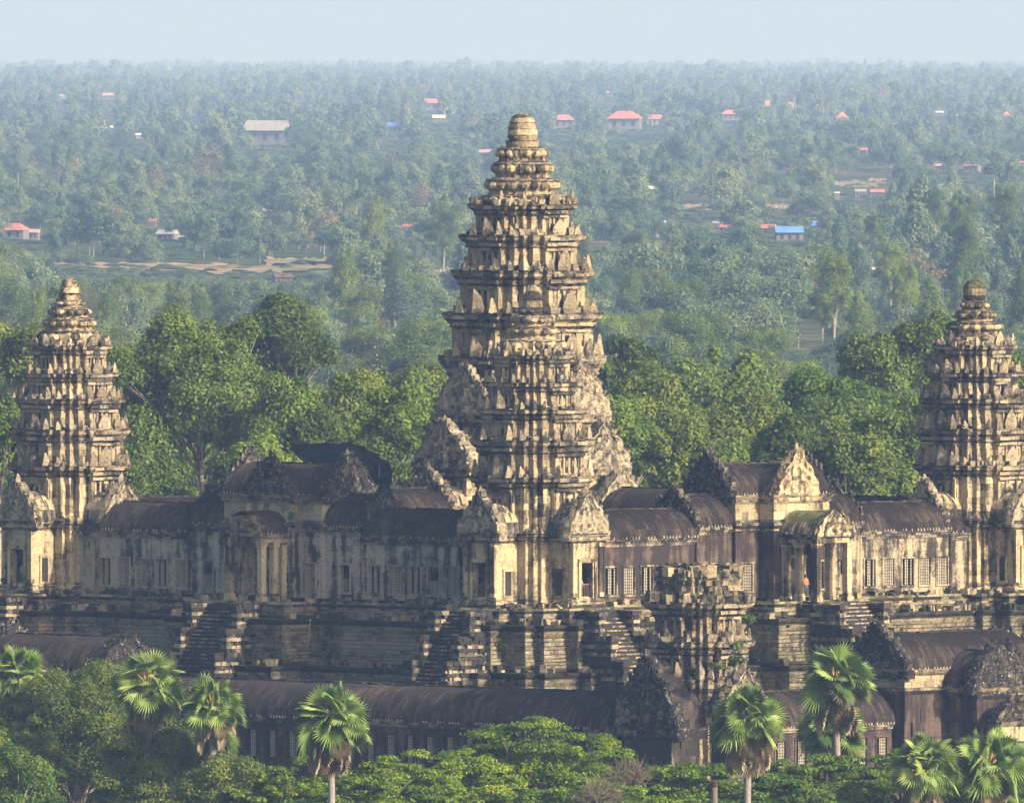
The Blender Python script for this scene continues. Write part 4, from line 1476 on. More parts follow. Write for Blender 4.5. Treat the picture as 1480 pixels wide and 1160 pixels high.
def central_tower():
    rnd.seed(77)
    t = thing('central_tower', 'tallest central tower of the temple, rising above the four others to near the horizon', 'tower', (0, 0, 0), TH)
    q = [(x * 1.0, y) for x, y in QT]
    lv = [34.3, 42.5, 45.9, 49.2, 51.95, 54.35]
    sc = [1.29, 1.235, 1.09, .955, .815]
    tower_tier(t, 1.36, 24.3, 34.35, 'tier', M_TOW, corn=.5, first=True, miss=.05, L=.7)
    for i in range(5):
        tower_tier(t, sc[i], lv[i], lv[i + 1], 'tier', M_TOW, corn=.62 - .025 * i, first=(i == 0), miss=.09, L=.6)
        antefixes(t, sc[i], lv[i + 1], .6, 1.45 - .1 * i, drop=.22, sides=(0, 3, 1))
        rubble(t, sc[min(i + 1, 4)], lv[i + 1] - .05, 140, 1.1, [M_TOW, M_COR, M_CAR], spread=.7)
    z = 54.3
    lotus(t, [(3.25, z, z + .8, 22), (2.85, z + .75, z + 2.1, 20), (2.3, z + 2.05, z + 3.4, 18), (1.95, z + 3.35, z + 4.5, 16)], 60)
    finial(t, [(1.22, z + 4.45), (1.3, z + 4.95), (1.08, z + 5.0), (1.17, z + 5.4), (1.1, z + 5.9), (1.0, z + 6.4), (.84, z + 6.8), (.5, z + 7.05)], M_TOW, .04, 22)
    # two telescoped vestibules on each visible side, with tall carved gables
    for k in (0, 3, 1, 2):
        C, S = [(1, 0), (0, 1), (-1, 0), (0, -1)][k]
        def T(x, y): return (x * C - y * S, x * S + y * C)
        for (r, hw_, zt, zp, nm) in ((6.3, 2.6, 38.0, 41.6, 'vestibule'), (8.7, 2.35, 33.9, 37.4, 'vestibule'), (10.5, 2.0, 31.0, 33.6, 'vestibule')):
            b = MB()
            pl = [T(x, y) for x, y in ((4, -hw_), (r, -hw_), (r, hw_), (4, hw_))]
            prof = [(0, 24.3, M_TAN)]
            nn = 14
            for i in range(1, nn + 1): prof.append((0, 24.3 + (zt - 1 - 24.3) * i / nn, M_TAN))
            prof += [(.2, zt - .8, M_COR), (.12, zt - .65, M_TAN), (.3, zt - .4, M_COR), (.45, zt - .1, M_COR), (.45, zt, M_COR)]
            sweep(b, pl, prof, .8, .02, .02, .4)
            # ogival roof of the vestibule
            n, ns = 10, 9
            for s_ in (-1, 1):
                for i in range(n):
                    for j in range(ns):
                        vs = []
                        for (ii, jj) in ((i, j), (i, j + 1), (i + 1, j + 1), (i + 1, j)):
                            a = math.pi / 2 * jj / ns
                            pp = T(r - (r - 4) * ii / n, s_ * (hw_ + .3) * math.cos(a) ** .8)
                            vs.append((pp[0], pp[1], zt + (zp - zt - .9) * math.sin(a)))
                        b.add(vs, [(0, 1, 2, 3)], M_TOW, rnd.random())
            ob = b.build(nm, t)
            p = T(r + .15, 0)
            pediment(ob, (p[0], p[1], zt - .6), (C, S), hw_ * 2 + 1.1, zp - zt + .7, M_CAR, th=.9)
            # gable flank seen from the side: second, smaller gable leaf further back
            rub = MB()
            for _ in range(45):
                x = rnd.uniform(4.4, r + .2); y = rnd.choice((-1, 1)) * rnd.uniform(.2, hw_ + .4)
                zz = zt + (zp - zt - .9) * max(0, 1 - (abs(y) / (hw_ + .4)) ** 1.6)
                p = T(x, y)
                h_ = rnd.uniform(.1, .3)
                rub.obox((p[0], p[1], zz + h_ * .6), (rnd.uniform(.12, .35), rnd.uniform(-.1, .1), 0), (rnd.uniform(-.1, .1), rnd.uniform(.12, .35), 0), (0, 0, h_), rnd.choice([M_TOW, M_CAR, M_COR]), rnd.random(), .06)
            tag(rub.build('loose_blocks', ob), kind='stuff')
    rod = MB(); rod.tube([(0, 0, 61.2), (0, 0, 63.9)], [.03, .015], M_RAIL, 5); pass
    rod.build('lightning_rod', t)


central_tower()

# ------------------------------------------------------------------ upper galleries
# frames: 'N' gallery faces -y at y=-25 (left of the picture); 'W' gallery faces +x at x=25 (right of the picture)
def side_frame(side, name, label, cat, group=None):
    """returns an Empty whose local frame has x along the gallery (towards the nearest tower), -y outward"""
    W_SIDE[0] = side != 'N'
    if side == 'N': return thing(name, label, cat, (0, 0, 0), TH, group)
    return thing(name, label, cat, (0, 0, 0), TH + math.pi / 2, group)
# in the W frame the gallery runs along local x from the nearest tower (x=-25) to the right tower (x=25), outward is -y


ZF = 24.3


def gallery_seg(t, x0, x1, ze, zr, hwid=2.3, openings=(), wm=None, wall_back=True, yc=-25.0, th=.5, face=-1, rails=True, plinth=True, crest=True):
    wm = wm or M_GAL
    y = yc + face * hwid
    mb = MB()
    op = [(a - w / 2, a + w / 2, z, z + h) for (a, w, z, h, *r) in openings]
    wall_rows(mb, x0, x1, y, ZF, ze - .38, op, wm, face)
    # plain string course over the windows
    n = int((x1 - x0) / .8)
    for i in range(n):
        a, b = x0 + (x1 - x0) * i / n, x0 + (x1 - x0) * (i + 1) / n
        ya, yb = y + face * .08, y - face * .1
        mb.box(a, b, min(ya, yb), max(ya, yb), ze - .60, ze - .385, M_COR, rnd.random(), .01)
    mb.build('wall', t)
    ib = MB()
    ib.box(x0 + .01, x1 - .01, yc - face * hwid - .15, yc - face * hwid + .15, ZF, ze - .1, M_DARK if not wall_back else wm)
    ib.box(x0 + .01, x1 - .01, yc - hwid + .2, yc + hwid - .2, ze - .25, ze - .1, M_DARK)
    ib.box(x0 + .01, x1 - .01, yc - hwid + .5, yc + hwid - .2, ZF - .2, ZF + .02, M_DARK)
    ib.build('inner_wall', t)
    for (a, w, z, h, kind) in openings:
        window(t, a, y, z, w, h, face, 'x', 6, kind)
        if kind in ('half', 'open') and rails: railing(t, a, y - face * .3, z + .02, w * .95, .95, face, 'x')
    vault(t, x0, x1, yc, hwid, ze, zr, crest=crest)


def plinth(t, x0, x1, yb, ext=.0):
    mb = MB()
    y = yb
    prof = [(.95, 22.85), (.98, 23.1), (.80, 23.15), (.86, 23.35), (.62, 23.42), (.66, 23.62), (.45, 23.70), (.50, 23.86), (.28, 23.95), (.34, 24.12), (.16, 24.18), (.20, ZF - .02)]
    n = int((x1 - x0) / .8)
    for k in range(len(prof) - 1):
        r0, z0 = prof[k]; r1, z1 = prof[k + 1]
        for i in range(n):
            a, b = x0 + (x1 - x0) * i / n, x0 + (x1 - x0) * (i + 1) / n
            d = rnd.uniform(-.03, .03)
            mb.add([(a + .01, y - r0 + d, z0), (b - .01, y - r0 + d, z0), (b - .01, y - r1 + d, z1), (a + .01, y - r1 + d, z1), (a, y + .2, z1), (b, y + .2, z1)],
                   [(0, 1, 2, 3), (3, 2, 5, 4)], M_PLI, rnd.random())
    mb.build('plinth', t)


WZ, WH = ZF + .55, 2.05


def make_gallery(side, mirror, label, wm, kinds, group='galleries of the upper terrace'):
    """half a gallery between the middle pavilion and a corner tower; mirror=-1 for the far half"""
    t = side_frame(side, 'gallery', label, 'gallery', group)
    m = mirror
    def X(a, b): return (min(m * a, m * b), max(m * a, m * b))
    # outer stretch (five windows)
    x0, x1 = X(9.2, 19.6)
    xs = [10.7, 12.85, 15.0, 17.0, 19.0] if len(kinds) == 5 else [10.7, 12.8, 15, 17, 19]
    ops = []
    for i, a in enumerate(xs):
        k = kinds[i]
        ops.append((m * (a - .25), 1.25, WZ, WH, k))
    ops.sort()
    gallery_seg(t, x0, x1, 29.1, 31.15, 2.3, ops, wm)
    plinth(t, x0, x1, -27.3)
    # taller stretch next to the pavilion, one small door-like window
    x0, x1 = X(5.3, 9.2)
    gallery_seg(t, x0, x1, 29.8, 32.15, 2.45, [(m * 7.4, 1.1, WZ, WH, 'half')], wm)
    plinth(t, x0, x1, -27.5)
    g = (9.35 * m)
    # gables closing the step between the two roofs
    pediment(t, (g, -25, 29.6), (m, 0), 5.2, 3.1, M_CARD, th=.5, name='step_gable')
    # stretch that ends at the tower porch
    x0, x1 = X(19.6, 21.8)
    gallery_seg(t, x0, x1, 28.8, 30.7, 2.2, [], wm, crest=False)
    # slender drain post / pilaster at the junctions
    p = MB()
    for a in (9.25, 19.6):
        p.box(m * a - .1, m * a + .1, -27.5, -27.2, ZF, 28.7, M_GAL, rnd.random())
    p.build('pilaster', t)
    return t


rnd.seed(5)
make_gallery('N', 1, 'grey windowed gallery wing joining the nearest tower on its left', M_NOR, ['broken', 'full', 'broken', 'half', 'full'])
make_gallery('N', -1, 'gallery wing with five lattice windows right of the leftmost tower', M_NOR, ['full', 'broken', 'full', 'full', 'broken'])
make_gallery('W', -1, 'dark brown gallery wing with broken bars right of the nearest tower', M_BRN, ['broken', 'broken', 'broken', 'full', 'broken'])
make_gallery('W', 1, 'streaked yellow gallery wing with lattice windows left of the rightmost tower', M_GAL, ['broken', 'full', 'broken', 'full', 'full'])


def pavilion(side, label, wm, front_y, porch_y, full_gable):
    """middle entrance of a gallery: tall crossed roofs with gables and a pillared porch"""
    t = side_frame(side, 'entrance_pavilion', label, 'pavilion', 'middle entrances of the upper terrace')
    fy = front_y
    # crossing body: along the gallery x in [-5.1, 5.1], front block |x| < 2.7 out to fy
    def body(x0, x1, y0, y1, z0, z1, m, ops_front=(), ops_side=(), both=True):
        for (p0, p1, ff, oo, nn, ax) in ((x0, x1, y0, [(a - w / 2, a + w / 2, z, z + h) for a, w, z, h, k in ops_front], -1, 'x'), (y0, y1, x1, [], 1, 'y'), (y0, y1, x0, [], -1, 'y'), (x0, x1, y1, [], 1, 'x')):
            b = MB(); wall_rows(b, p0, p1, ff, z0, z1, oo, m, nn, ax); b.build('wall', t)
        b = MB()
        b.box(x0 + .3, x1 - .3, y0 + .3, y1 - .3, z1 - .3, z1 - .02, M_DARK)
        o = b.build('ceiling', t)
        for a, w, z, h, k in ops_front:
            window(t, a, y0, z, w, h, -1, 'x', 6, k)
        return o
    body(-5.3, 5.3, -27.8, -22.4, ZF, 30.0, wm, [(4.0, 1.15, WZ, WH, 'full'), (-4.0, 1.15, WZ, WH, 'full')])
    c = MB()
    pl = [(-5.3, -27.8), (5.3, -27.8), (5.3, -22.4), (-5.3, -22.4)]
    sweep(c, pl, [(0, 29.3, M_COR), (.15, 29.45, M_COR), (.1, 29.6, wm), (.32, 29.85, M_COR), (.4, 30.08, M_COR), (.1, 30.1, M_COR), (0, 30.3, M_TOW), (0, 30.9, M_TOW), (0, 31.5, M_TOW), (.18, 31.7, M_COR), (.12, 31.85, M_TOW), (.35, 32.1, M_COR), (.35, 32.2, M_COR)], .7, .025, .03, .4)
    cap(c, pl, .2, 32.15, M_COR)
    c.build('cornice', t)
    vault(t, -5.3, 5.3, -25, 2.6, 32.2, 34.45, name='roof')
    pediment(t, (5.45, -25, 31.6), (1, 0), 5.6, 3.7, M_CARD, th=.6)
    pediment(t, (-5.45, -25, 31.6), (-1, 0), 5.6, 3.7, M_CARD, th=.6)
    # lower shoulders of the roofs stepping down to the wings
    # front block
    hw_ = 2.6
    body(-hw_, hw_, fy, -27.8, ZF, 30.0, wm)
    c = MB()
    pl = [(-hw_, fy), (hw_, fy), (hw_, -27.0), (-hw_, -27.0)]
    sweep(c, pl, [(0, 29.3, M_COR), (.15, 29.45, M_COR), (.1, 29.6, wm), (.32, 29.85, M_COR), (.4, 30.083, M_COR), (.1, 30.103, M_COR), (0, 30.3, M_TAN), (0, 30.9, M_TAN), (0, 31.5, M_TAN), (.18, 31.7, M_COR), (.12, 31.85, M_TAN), (.35, 32.103, M_COR), (.35, 32.203, M_COR)], .7, .025, .03, .4)
    cap(c, pl, .2, 32.17, M_COR)
    c.build('cornice', t)
    v = vault(t, fy, -24.5, 0, 2.5, 32.22, 34.3, name='roof', axis='y')
    pediment(t, (0, fy - .1, 31.7), (0, -1), 4.8, 3.9 if full_gable else 3.4, M_TAN if full_gable else M_CARD, th=.7)
    # porch: four-square pillars, beams, half-round roof and low gable
    py_ = porch_y
    pw = 1.72
    pf = MB()
    zc = 28.55
    def col(x, y):
        b = MB()
        b.box(x - .34, x + .34, y - .34, y + .34, ZF - .25, ZF + .12, M_TAN, rnd.random(), .01)
        b.box(x - .30, x + .30, y - .30, y + .30, ZF + .123, ZF + .35, M_TAN, rnd.random(), .01)
        b.box(x - .25, x + .25, y - .25, y + .25, ZF + .353, zc - .35, M_TAN, rnd.random(), .008)
        b.box(x - .31, x + .31, y - .31, y + .31, zc - .347, zc - .18, M_TAN, rnd.random(), .01)
        b.box(x - .36, x + .36, y - .36, y + .36, zc - .177, zc, M_TAN, rnd.random(), .01)
        b.build('column', t)
    for x in (-pw, pw):
        for y in ([py_ + .3, (py_ + fy) / 2 + .15, fy - .45] if abs(py_ - fy) > 2.6 else [py_ + .3, fy - .4]): col(x, y)
    bm = MB()
    for x in (-pw, pw):
        bm.box(x - .3, x + .3, py_, fy - .02, zc + .003, zc + .42, M_TAN, rnd.random(), .01)
    bm.box(-pw + .303, pw - .303, py_, py_ + .6, zc + .003, zc + .42, M_TAN, rnd.random(), .01)
    bm.box(-pw - .4, pw + .4, py_ - .12, fy - .04, zc + .424, zc + .62, M_COR, rnd.random(), .015)
    bm.build('beam', t)
    vault(t, py_ - .1, fy - .05, 0, pw + .1, zc + .66, zc + 2.35, name='roof', axis='y', m=M_RUI if full_gable else M_ROOF, crest=False, over=.35)
    pediment(t, (0, py_ - .05, zc + .5), (0, -1), pw * 2 + .9, 2.3, M_TAN if full_gable else M_RUI, th=.5, ruin=.12 if full_gable else .3, spikes=False)
    fl = MB()
    fl.box(-pw - .5, pw + .5, py_ - .4, fy, ZF - .5, ZF - .25, M_PLI, .5)
    fl.build('floor', t)
    dd = MB()
    dd.box(-.75, .75, fy - .03, fy + .1, ZF, ZF + 2.9, M_DARK)  # dark sheet on the closed wall: shade of the doorway put into colour
    dd.box(-.95, -.753, fy - .12, fy, ZF, ZF + 3.0, M_TAN, .6); dd.box(.753, .95, fy - .12, fy, ZF, ZF + 3.0, M_TAN, .6)
    dd.box(-1.05, 1.05, fy - .14, fy, ZF + 3.003, ZF + 3.25, M_TAN, .5)
    d_ = dd.build('door', t)
    railing(d_, 0, fy - .5, ZF, 1.7, 1.05, -1)
    return t


rnd.seed(6)
pavilion('N', 'entrance pavilion with crossed roofs midway along the left gallery, below the tarpaulin', M_NOR, -28.1, -31.1, False)
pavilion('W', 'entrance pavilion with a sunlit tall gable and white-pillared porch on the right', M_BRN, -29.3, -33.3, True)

# rear galleries (their roofs show over the front ones) and the axial halls up to the central tower
rnd.seed(8)
def rear(label, a0, a1, yc, rz):
    t = thing('gallery', label, 'gallery', (0, 0, 0), rz, 'rear galleries of the upper terrace')
    gallery_seg(t, a0, a1, 29.1, 31.15, 2.3, [], M_GAL, yc=yc, face=-1)
    return t
rear('rear gallery whose ridge shows between the leftmost tower and its trees', -21, 21, 25, TH + math.pi / 2 * 1)
rear('rear gallery whose ridge shows left of the rightmost tower', -21, 21, 25, TH)


def axial(label, rz, hwid=2.6, zr=32.3):
    t = thing('axial_hall', label, 'hall', (0, 0, 0), rz, 'halls leading to the central tower')
    b = MB()
    wall_rows(b, -23, -8.0, 2.6, 24.3, 29.7, [], M_TAN, 1, 'y')
    wall_rows(b, -23, -8.0, -2.6, 24.3, 29.7, [], M_TAN, -1, 'y')
    b.build('wall', t)
    vault(t, -23, -10.2, 0, 2.6, 29.9, zr, axis='y')
    # low side aisles
    vault(t, -22.4, -12, 0, 4.6, 27.4, 28.9, axis='y', crest=False, name='aisle_roof')
axial('brown ribbed hall roof between the left gallery and the central tower', TH)
axial('ribbed hall roof between the right gallery and the central tower', TH + math.pi / 2)

# ------------------------------------------------------------------ the stepped terrace
rnd.seed(9)
def terrace():
    t = thing('stepped_terrace', 'huge dark stepped stone terrace with steep stairs carrying all the towers', 'terrace', (0, 0, 0), TH)
    def plan(main, bast, mid, cornw=5.2, midw=5.9):
        # main: half size of the plain stretches, bast: corner bastion reach, mid: middle bastion reach
        c0 = 25 - cornw
        return dedupe(rot4([(mid, midw), (main, midw), (main, c0), (bast - 1.6, c0), (bast - 1.6, c0 + 1.4), (bast, c0 + 1.4), (bast, 25 + 2.6), (bast - 1.2, 25 + 2.6), (bast - 1.2, bast - 2.2), (bast - 2.2, bast - 2.2),
                            (bast - 2.2, bast - 1.2), (25 + 2.6, bast - 1.2), (25 + 2.6, bast), (c0 + 1.4, bast), (c0 + 1.4, bast - 1.6), (c0, bast - 1.6), (c0, main), (midw, main), (midw, mid)]))
    vis = lambda p, q, n: (n[0] * CT - n[1] * ST) * 0 + (n[0] * ST + n[1] * CT) > .3   # leaves out faces turned away from the view
    # plinth under the towers and pavilions
    b = MB()
    P = plan(28.4, 31.4, 32.0, 4.4, 5.4)
    sweep(b, P, [(.30, 22.85, M_PLI), (.34, 23.05, M_PLI), (.14, 23.1, M_TER), (.2, 23.3, M_PLI), (.02, 23.36, M_TER), (.05, 23.52, M_TER), (.12, 23.7, M_PLI), (.18, 23.9, M_PLI), (.0, 23.93, M_TER), (-.1, 24.1, M_PLI)], .7, .05, .06, .7, skip=vis)
    cap(b, P, -.1, 24.0, M_PLI)
    b.build('plinth', t)
    tiers = [(22.85, 19.35, 1.1), (19.3, 15.6, 2.5), (15.55, 11.0, 4.1)]
    for ti, (z1, z0, off) in enumerate(tiers):
        b = MB()
        P = plan(28.9 + off, 31.2 + off, 32.0 + off, 5.0 + off * .25, 5.9 + off * .2)
        h = z1 - z0
        prof = []
        # strongly moulded face: foot torus, bands, waist, bands, heavy top
        pr = [(.55, 0), (.58, .06), (.38, .07), (.44, .13), (.30, .15), (.34, .20), (.18, .22), (.22, .27), (.08, .29), (.12, .36), (.02, .38), (.02, .46), (.10, .48), (.10, .54), (.02, .56), (.05, .63),
              (.16, .66), (.20, .72), (.08, .74), (.22, .80), (.30, .86), (.20, .88), (.42, .94), (.50, 1.0)]
        for i, (r, f) in enumerate(pr):
            prof.append((r, z0 + h * f, M_PLI if f > .84 or f < .05 else M_TER))
        sweep(b, P, prof, 1.2, .03, .05, .8, zj=.015, skip=vis, tones=(.25, .7))
        cap(b, P, .35, z1 - .04, M_PLI)
        b.build('tier', t)
    # broken stones lying about on the ledges
    for (z, off) in ((22.85, 1.1), (19.3, 2.4), (24.0, -.6)):
        b = MB()
        P = plan(28.6 + off, 31.0 + off, 31.8 + off, 5.0 + off * .25, 5.9 + off * .2)
        ms, nr = mitres(P)
        for i in range(len(P)):
            p, q = P[i], P[(i + 1) % len(P)]
            if vis(p, q, nr[i]): continue
            el = math.hypot(q[0] - p[0], q[1] - p[1])
            corner = max(min(abs(p[0]), abs(p[1])), min(abs(q[0]), abs(q[1]))) > 17
            for _ in range(int(el * (2.6 if corner else .8))):
                u = rnd.random()
                x = p[0] + (q[0] - p[0]) * u - nr[i][0] * rnd.uniform(-.1, 1.1)
                y = p[1] + (q[1] - p[1]) * u - nr[i][1] * rnd.uniform(-.1, 1.1)
                a = rnd.uniform(-.3, .3); c, s = math.cos(a), math.sin(a)
                w, d, hh = rnd.uniform(.15, .5), rnd.uniform(.12, .35), rnd.uniform(.08, .28)
                b.obox((x, y, z + hh), (c * w, s * w, rnd.uniform(-.04, .04)), (-s * d, c * d, 0), (0, rnd.uniform(-.05, .05), hh), rnd.choice([M_RUI, M_TER, M_PLI, M_TAN]), rnd.random(), .05)
        tag(b.build('loose_blocks', t), kind='stuff')
    # stairs: (centre along the side, width) for both visible sides
    def stairs(side, xc, w, top_y):
        rz = 0 if side == 'N' else math.pi / 2
        C, S = math.cos(rz), math.sin(rz)
        def tp(v): return (v[0] * C - v[1] * S, v[0] * S + v[1] * C, v[2])
        b = MB()
        z = 23.95; y = top_y
        nst = 44
        run = 12.95 / nst * .74
        for i in range(nst):
            z1 = 23.95 - 12.95 * i / nst
            y1 = y - run
            d = rnd.uniform(-.02, .02)
            # each step a row of a few slabs
            ns = 4
            for k in range(ns):
                x0, x1 = xc - w / 2 + w * k / ns, xc - w / 2 + w * (k + 1) / ns
                dd, dz = rnd.uniform(-.04, .03), rnd.uniform(-.03, .02)
                vs = [(x0, y1 + dd, z1 - .32), (x1, y1 + dd, z1 - .32), (x1, y1 + dd, z1 + dz), (x0, y1 + dd, z1 + dz), (x0, y1 + 1.0, z1 + dz), (x1, y1 + 1.0, z1 + dz), (x0, y1 + 1.0, z1 - .32), (x1, y1 + 1.0, z1 - .32)]
                b.add([tp(v) for v in vs], [(0, 1, 2, 3), (0, 3, 4, 6), (1, 7, 5, 2)], M_PLI, rnd.uniform(0, .3))  # dark riser under pale nosing: light and shade of step edges put into colour
                if rnd.random() < .85:
                    nz = [(x0 + .02, y1 + dd - .03, z1 - .11), (x1 - .02, y1 + dd - .03, z1 - .11), (x1 - .02, y1 + dd - .03, z1 + dz + .005), (x0 + .02, y1 + dd - .03, z1 + dz + .005), (x0 + .02, y1 + .2, z1 + dz + .005), (x1 - .02, y1 + .2, z1 + dz + .005)]
                    b.add([tp(v) for v in nz], [(0, 1, 2, 3), (3, 2, 5, 4)], M_GAL, rnd.random())
                b.add([tp(v) for v in vs[2:6]], [(1, 0, 3, 2)], M_TER, rnd.uniform(.5, .9))
            y = y1
        st = b.build('stairs', t)
        # stepped flanks
        for s_ in (-1, 1):
            f = MB()
            fw = .7
            xf = xc + s_ * (w / 2 + fw / 2)
            zt = 23.9
            yy = top_y - .5
            for k in range(7):
                zl = zt - 1.85
                y1 = yy - 1.35
                pl = [(xf - fw / 2, y1), (xf + fw / 2, y1), (xf + fw / 2, yy + 3), (xf - fw / 2, yy + 3)]
                pl = [tp((a, c, 0))[:2] for a, c in pl]
                sweep(f, pl, [(.08, zl, M_PLI), (.1, zl + .3, M_PLI), (0, zl + .34, M_TER), (0, zl + .6, M_PLI), (0, zl + .9, M_TER), (0, zl + 1.2, M_PLI), (.12, zl + 1.5, M_PLI), (.14, zt, M_PLI)], .6, .10, .30, .5, zj=.05)
                cap(f, pl, .05, zt - .03, M_PLI)
                zt, yy = zl + .01, y1 + .12
            f.build('stair_flank', t)
    for side, cs in (('N', [(25, 3.0, -32.3), (0, 4.2, -32.7), (-25, 3.0, -32.3)]), ('W', [(-25, 3.0, -32.3), (0, 4.2, -34.6), (25, 3.0, -32.3)])):
        for xc, w, ty in cs: stairs(side, xc, w, ty)


terrace()

# ------------------------------------------------------------------ tarpaulin shelter behind the left pavilion
def tarp():
    rnd.seed(10)
    m, nt, out = newmat('tarpaulin_green')
    b = N(nt, 'ShaderNodeBsdfPrincipled')
    b.inputs['Base Color'].default_value = (.004, .013, .014, 1)
    b.inputs['Roughness'].default_value = .95
    b.inputs['Specular IOR Level'].default_value = .1
    geo = N(nt, 'ShaderNodeNewGeometry')
    w_ = noise(nt, vscale(nt, geo.outputs['Position'], (1.4, 1.4, .5)), 1.5, 4, .6)
    bp = N(nt, 'ShaderNodeBump'); bp.inputs['Strength'].default_value = .6; bp.inputs['Distance'].default_value = .25
    nt.links.new(w_, bp.inputs['Height']); nt.links.new(bp.outputs[0], b.inputs['Normal'])
    nt.links.new(b.outputs[0], out.inputs[0])
    D = 1512
    X0, Y0, _ = pxw(505, 700, D)
    t = thing('tarpaulin_shelter', 'dark green tarpaulin stretched over scaffolding behind the left pavilion', 'shelter', (X0, Y0, 0), 0)
    def P(px, py, dy): v = pxw(px, py, D + dy); return (v[0] - X0, v[1] - Y0, v[2])
    rows = [[P(421, 640, 3), P(440, 639, 3), P(470, 638, 3), P(505, 638, 3), P(525, 643, 3), P(545, 655, 2), P(562, 668, 0)],
            [P(423, 652, 0), P(440, 655, 0), P(470, 652, 0), P(508, 648, 0), P(530, 660, -1), P(548, 670, -2), P(565, 676, -3)],
            [P(437, 665, -3), P(452, 662, -3), P(480, 662, -3), P(512, 656, -4), P(532, 676, -4.5), P(548, 685, -5), P(567, 680, -5)],
            [P(440, 672, -3.2), P(455, 668, -3.2), P(485, 668, -3.3), P(516, 690, -4.2), P(532, 698, -4.7), P(548, 700, -5.2), P(566, 698, -5.1)]]
    # subdivide with sag
    NX, NY = 36, 20
    V, Fc = [], []
    for j in range(NY + 1):
        fy = j / NY * 3; a = min(2, int(fy)); v = fy - a
        for i in range(NX + 1):
            fx = i / NX * 6; c = min(5, int(fx)); u = fx - c
            p = [(rows[a][c][k] * (1 - u) + rows[a][c + 1][k] * u) * (1 - v) + (rows[a + 1][c][k] * (1 - u) + rows[a + 1][c + 1][k] * u) * v for k in range(3)]
            p[2] -= .16 * math.sin(math.pi * u) + rnd.uniform(-.03, .03) + .1 * math.sin(math.pi * v)
            V.append(p)
    for j in range(NY):
        for i in range(NX):
            k = j * (NX + 1) + i
            Fc.append((k, k + 1, k + NX + 2, k + NX + 1))
    link('sheet', np_mesh('sheet', V, Fc, None, [m], None, True), t)
    for (px, py, dy) in ((425, 655, 1), (440, 666, -3), (517, 660, -4), (548, 672, -5), (565, 668, 0), (571, 674, -5)):
        a = P(px, py, dy)
        p = MB(); p.tube([(a[0], a[1], 24), a], [.06, .06], M_RAIL, 6); p.build('scaffold_pole', t)
    g = MB()
    a, c = P(517, 664, -4.8), P(543, 700, -5.6)
    g.tube([a, c], [.035, .035], M_BAL, 5); g.build('brace_rope', t)


tarp()

# ------------------------------------------------------------------ second enclosure: long gallery, ruined corner tower, pavilions
ZB = 12.2


def low_gallery(t, x0, x1, yc, hw_, ze, zr, axis='x', face=-1, wm=None, win=True):
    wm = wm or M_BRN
    b = MB()
    y = yc + face * hw_
    ops = []
    if win:
        n = int((x1 - x0) / 2.0)
        for i in range(n):
            a = x0 + (x1 - x0) * (i + .5) / n
            ops.append((a - .55, a + .55, ZB + 1.2, ZB + 3.2))
    wall_rows(b, x0, x1, y, ZB, ze - .38, ops, wm, face, axis, L=1.3)
    b.build('wall', t)
    ib = MB()
    yo = yc - face * hw_
    if axis == 'x':
        ib.box(x0, x1, yo - .15, yo + .15, ZB, ze - .1, M_DARK); ib.box(x0, x1, yc - hw_ + .2, yc + hw_ - .2, ze - .25, ze - .1, M_DARK)
    else:
        ib.box(yo - .15, yo + .15, x0, x1, ZB, ze - .1, M_DARK); ib.box(yc - hw_ + .2, yc + hw_ - .2, x0, x1, ze - .25, ze - .1, M_DARK)
    ib.build('inner_wall', t)
    for (a, c, z, z_) in ops:
        window(t, (a + c) / 2, y, z, 1.1, 2.0, face, axis, 6, 'broken', M_BRN)
    vault(t, x0, x1, yc, hw_, ze, zr, axis=axis, ribs=.3)
    pb = MB()
    f = (lambda a, c: (a, c))
    pl = [(x0, y - .1), (x1, y - .1), (x1, y + 1.5), (x0, y + 1.5)] if axis == 'x' else [(y - 1.5, x0), (y + .1, x0), (y + .1, x1), (y - 1.5, x1)]
    sweep(pb, pl, [(1.0, 6, M_PLI), (1.0, 8, M_PLI), (.9, 9, M_PLI), (.7, 9.6, M_PLI), (.75, 10.2, M_PLI), (.5, 10.4, M_PLI), (.55, 11.2, M_PLI), (.3, 11.4, M_PLI), (.3, ZB, M_PLI)], 1.3, .04, .03, .5)
    pb.build('plinth', t)


rnd.seed(31)
t = thing('long_gallery', 'long low ribbed gallery roof running across the foot of the terrace on the left', 'gallery', (0, 0, 0), TH, 'galleries of the lower court')
low_gallery(t, 9.0, 60.5, -50.0, 2.9, 16.4, 18.9)
t = thing('long_gallery', 'low gallery at the left edge behind the fan palms', 'gallery', (0, 0, 0), TH, 'galleries of the lower court')
low_gallery(t, -30, -9, -50.0, 2.9, 16.4, 18.9)
t = thing('long_gallery', 'short low ribbed gallery roof right of the ruined tower', 'gallery', (0, 0, 0), TH, 'galleries of the lower court')
low_gallery(t, -45.5, -30.0, 64.0, 2.9, 16.4, 18.9, axis='y', face=1)

